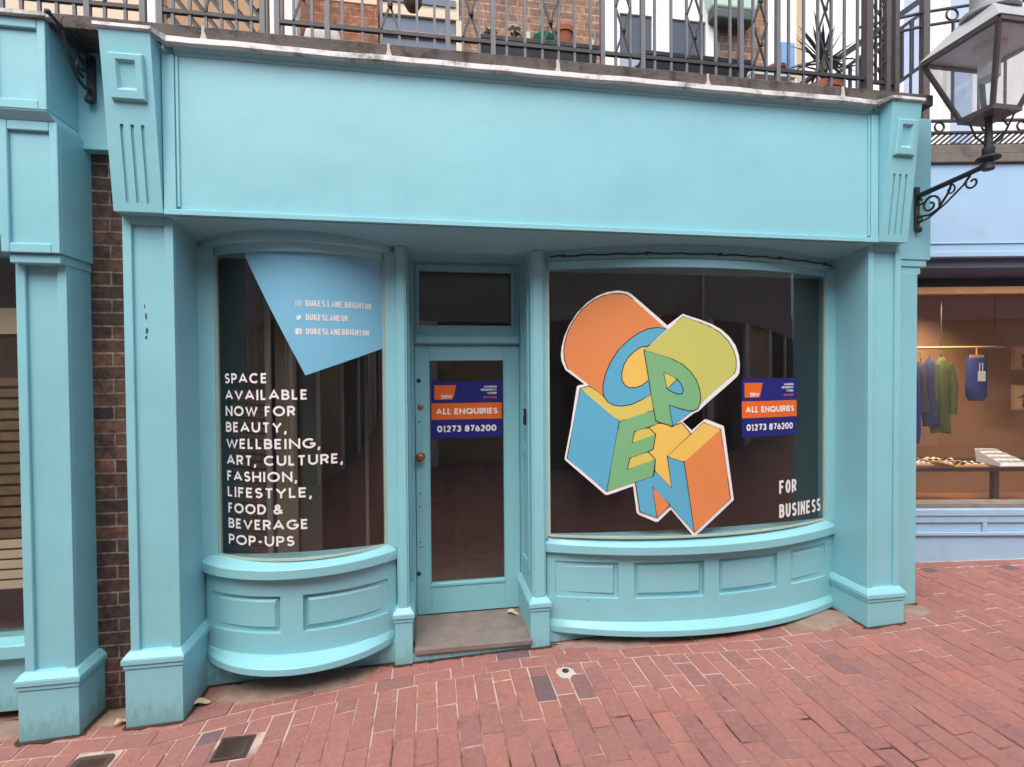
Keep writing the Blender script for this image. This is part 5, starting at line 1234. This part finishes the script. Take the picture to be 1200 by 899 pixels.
# ------------------------------------------------------------------ small things on the ground
b = MB(); x0, x1, y0, y1 = -1.088, -.922, 2.708, 2.872; z = gz(-1)+.002
for a in ((x0, x1, y0, y0+.014), (x0, x1, y1-.014, y1), (x0, x0+.014, y0+.0145, y1-.0145), (x1-.014, x1, y0+.0145, y1-.0145)): b.box(*a, z-.02, z+.002)
for k in range(13):
    xx = x0+.02+k*(x1-x0-.04)/12; b.box(xx-.003, xx+.003, y0+.015, y1-.015, z-.02, z+.0005)
dr = tag(out('drain_grate', b, worn('rusty_grate', s2l((74, 58, 52)), .7, .35, 40)), 'small square rusty drain grate set in the brick paving, left', 'drain')
b = MB(); b.box(x0+.002, x1-.002, y0+.002, y1-.002, z-.03, z-.012); out('drain_pit', b, 'soil', dr)
b = MB(); cx, cy = -1.683, 2.83; z = gz(cx)
pts = [(cx+.092*math.copysign(abs(math.cos(t))**.4, math.cos(t)), cy+.055*math.copysign(abs(math.sin(t))**.4, math.sin(t))) for t in [2*math.pi*k/28 for k in range(28)]]
v0 = [b.bm.verts.new((x, y, z-.02)) for x, y in pts]; v1 = [b.bm.verts.new((x, y, z+.002)) for x, y in pts]
for k in range(28): b.bm.faces.new((v0[k], v0[(k+1) % 28], v1[(k+1) % 28], v1[k]))
b.bm.faces.new(v1)
mc = tag(out('access_cover', b, worn('cover_iron', s2l((82, 68, 64)), .75, .4, 50, 60, .8)), 'rounded iron access cover in the brick paving at the bottom left', 'cover')
b = MB(); b.box(cx-.06, cx+.06, cy-.025, cy+.025, z+.0022, z+.004); out('cover_plate', b, 'soil', mc)
b = MB(); cx, cy = .822, 3.045; z = gz(cx); rnd = random.Random(3)
rg = [(cx+(.062+rnd.uniform(-.012, .012))*math.cos(2*math.pi*k/22), cy+(.062+rnd.uniform(-.012, .012))*math.sin(2*math.pi*k/22)) for k in range(22)]
o_ = [b.bm.verts.new((x, y, z-.003)) for x, y in rg]; m_ = [b.bm.verts.new((cx+(x-cx)*.7, cy+(y-cy)*.7, z+.006)) for x, y in rg]; c_ = b.bm.verts.new((cx, cy, z+.007))
for k in range(22):
    q = (k+1) % 22; b.bm.faces.new((o_[k], o_[q], m_[q], m_[k])); b.bm.faces.new((m_[k], m_[q], c_))
cp = tag(out('stopcock_cap', b, 'mortar', smooth=60), 'round stopcock cap bedded in pale mortar on the paving by the step', 'cap')
b = MB(); b.lathe([(.004, 0), (.021, 0), (.021, .006), (.017, .008), (.004, .008)], (cx-.004, cy, z+.005), 16); out('cap_lid', b, 'black_iron', cp, smooth=40)
def leaf(x, y, z, L, a, label):
    b = MB(); n = 7; d = Vector((math.cos(a), math.sin(a), 0)); s_ = Vector((-d.y, d.x, 0)); rows = []
    for i in range(n+1):
        t = i/n; w = L*.3*math.sin(math.pi*min(1, t*.95+.03))**.8; c = Vector((x, y, z))+d*L*(t-.5)+Vector((0, 0, .012*math.sin(t*5)+.008))
        rows.append([b.bm.verts.new(c-s_*w+Vector((0, 0, .008))), b.bm.verts.new(c), b.bm.verts.new(c+s_*w+Vector((0, 0, .012)))])
    for p, q in zip(rows, rows[1:]):
        for k in range(2): b.bm.faces.new((p[k], p[k+1], q[k+1], q[k]))
    tag(out('dry_leaf', b, 'dry_leaf', smooth=60, flip=False), label, 'leaf', 'dry leaves')
leaf(.60, 3.72, .092, .085, -.25, 'curled pale dry leaf lying on the door step')
leaf(-1.32, 3.20, gz(-1.3)+.006, .085, .35, 'pale dry leaf on the mortar beside the left pilaster plinth')
leaf(-1.70, 3.12, gz(-1.7)+.003, .07, .9, 'dry leaf standing at the foot of the brick strip')

# ------------------------------------------------------------------ the other side of the lane (behind the viewer, seen only in the glass)
ob = thing('building', (0, -3, 0), 'beige building with dark shop windows across the lane, seen in reflections', 'building')
YO = -2.85
b = MB(); b.box(-18, 16, YO-2, YO-.25, -.6, 6.6); b.box(-18, 16, YO-.25, YO, 2.95, 3.6); out('wall', b, 'opp_wall', ob)
for k, x in enumerate([-17, -14.2, -11.4, -8.6, -5.8, -3.0, -.2, 2.6, 5.4, 8.2, 11, 13.8]):
    b = MB(); b.box(x, x+.38, YO-.25, YO+.03, -.6, 2.95); out('pillar', b, 'render', ob)
    kind = 1 if k in (2, 3, 6, 9) else k % 2*2
    b = MB(); b.box(x+.38, x+2.8, YO-.249, YO-.20, -.5, 2.95)
    if kind == 1:
        o = out('roller_shutter', b, 'shutter', ob); b = MB()
        for q in range(24): b.box(x+.42, x+2.76, YO-.199, YO-.185, -.3+q*.1, -.3+q*.1+.07)
        out('shutter_slats', b, 'shutter', o)
    else:
        o = out('shop_window', b, 'opp_dark', ob); b = MB(); b.box(x+.38, x+2.8, YO-.199, YO-.12, -.5, .35); out('stall_riser', b, 'dark_wood', o)
for q_ in (-11.02, .18):
    b = MB(); rings = []
    for i in range(15):
        a = math.pi*i/14; c_, s__ = math.cos(a), math.sin(a)
        rings.append([b.bm.verts.new((q_+1.21+r_*c_, y_, 2.0+r_*.75*s__)) for r_, y_ in ((1.2, YO-.18), (.95, YO-.18), (.95, YO-.1), (1.2, YO-.1))])
    for p, q in zip(rings, rings[1:]):
        for i in range(4): b.bm.faces.new((p[i], p[(i+1) % 4], q[(i+1) % 4], q[i]))
    b.bm.faces.new(rings[0]); b.bm.faces.new(rings[-1]); out('arch', b, 'cream', ob)
for x in (-8.45, -3.3, 5.1):
    b = MB(); b.tube([(x, YO+.1, -.5), (x, YO+.1, 5.2)], .055, 10); tag(out('drainpipe', b, 'white', smooth=50), 'white drainpipe on the beige building across the lane', 'pipe', 'drainpipes across the lane')
b = MB(); b.hexa([(2.9, YO+.0, 2.5), (5.2, YO+.0, 2.5), (5.2, YO+.7, 2.35), (2.9, YO+.7, 2.35), (2.9, YO+.0, 2.92), (5.2, YO+.0, 2.92), (5.2, YO+.7, 2.55), (2.9, YO+.7, 2.55)])
tag(out('awning', b, 'awning_red'), 'dark red awning over a shop window across the lane', 'awning')
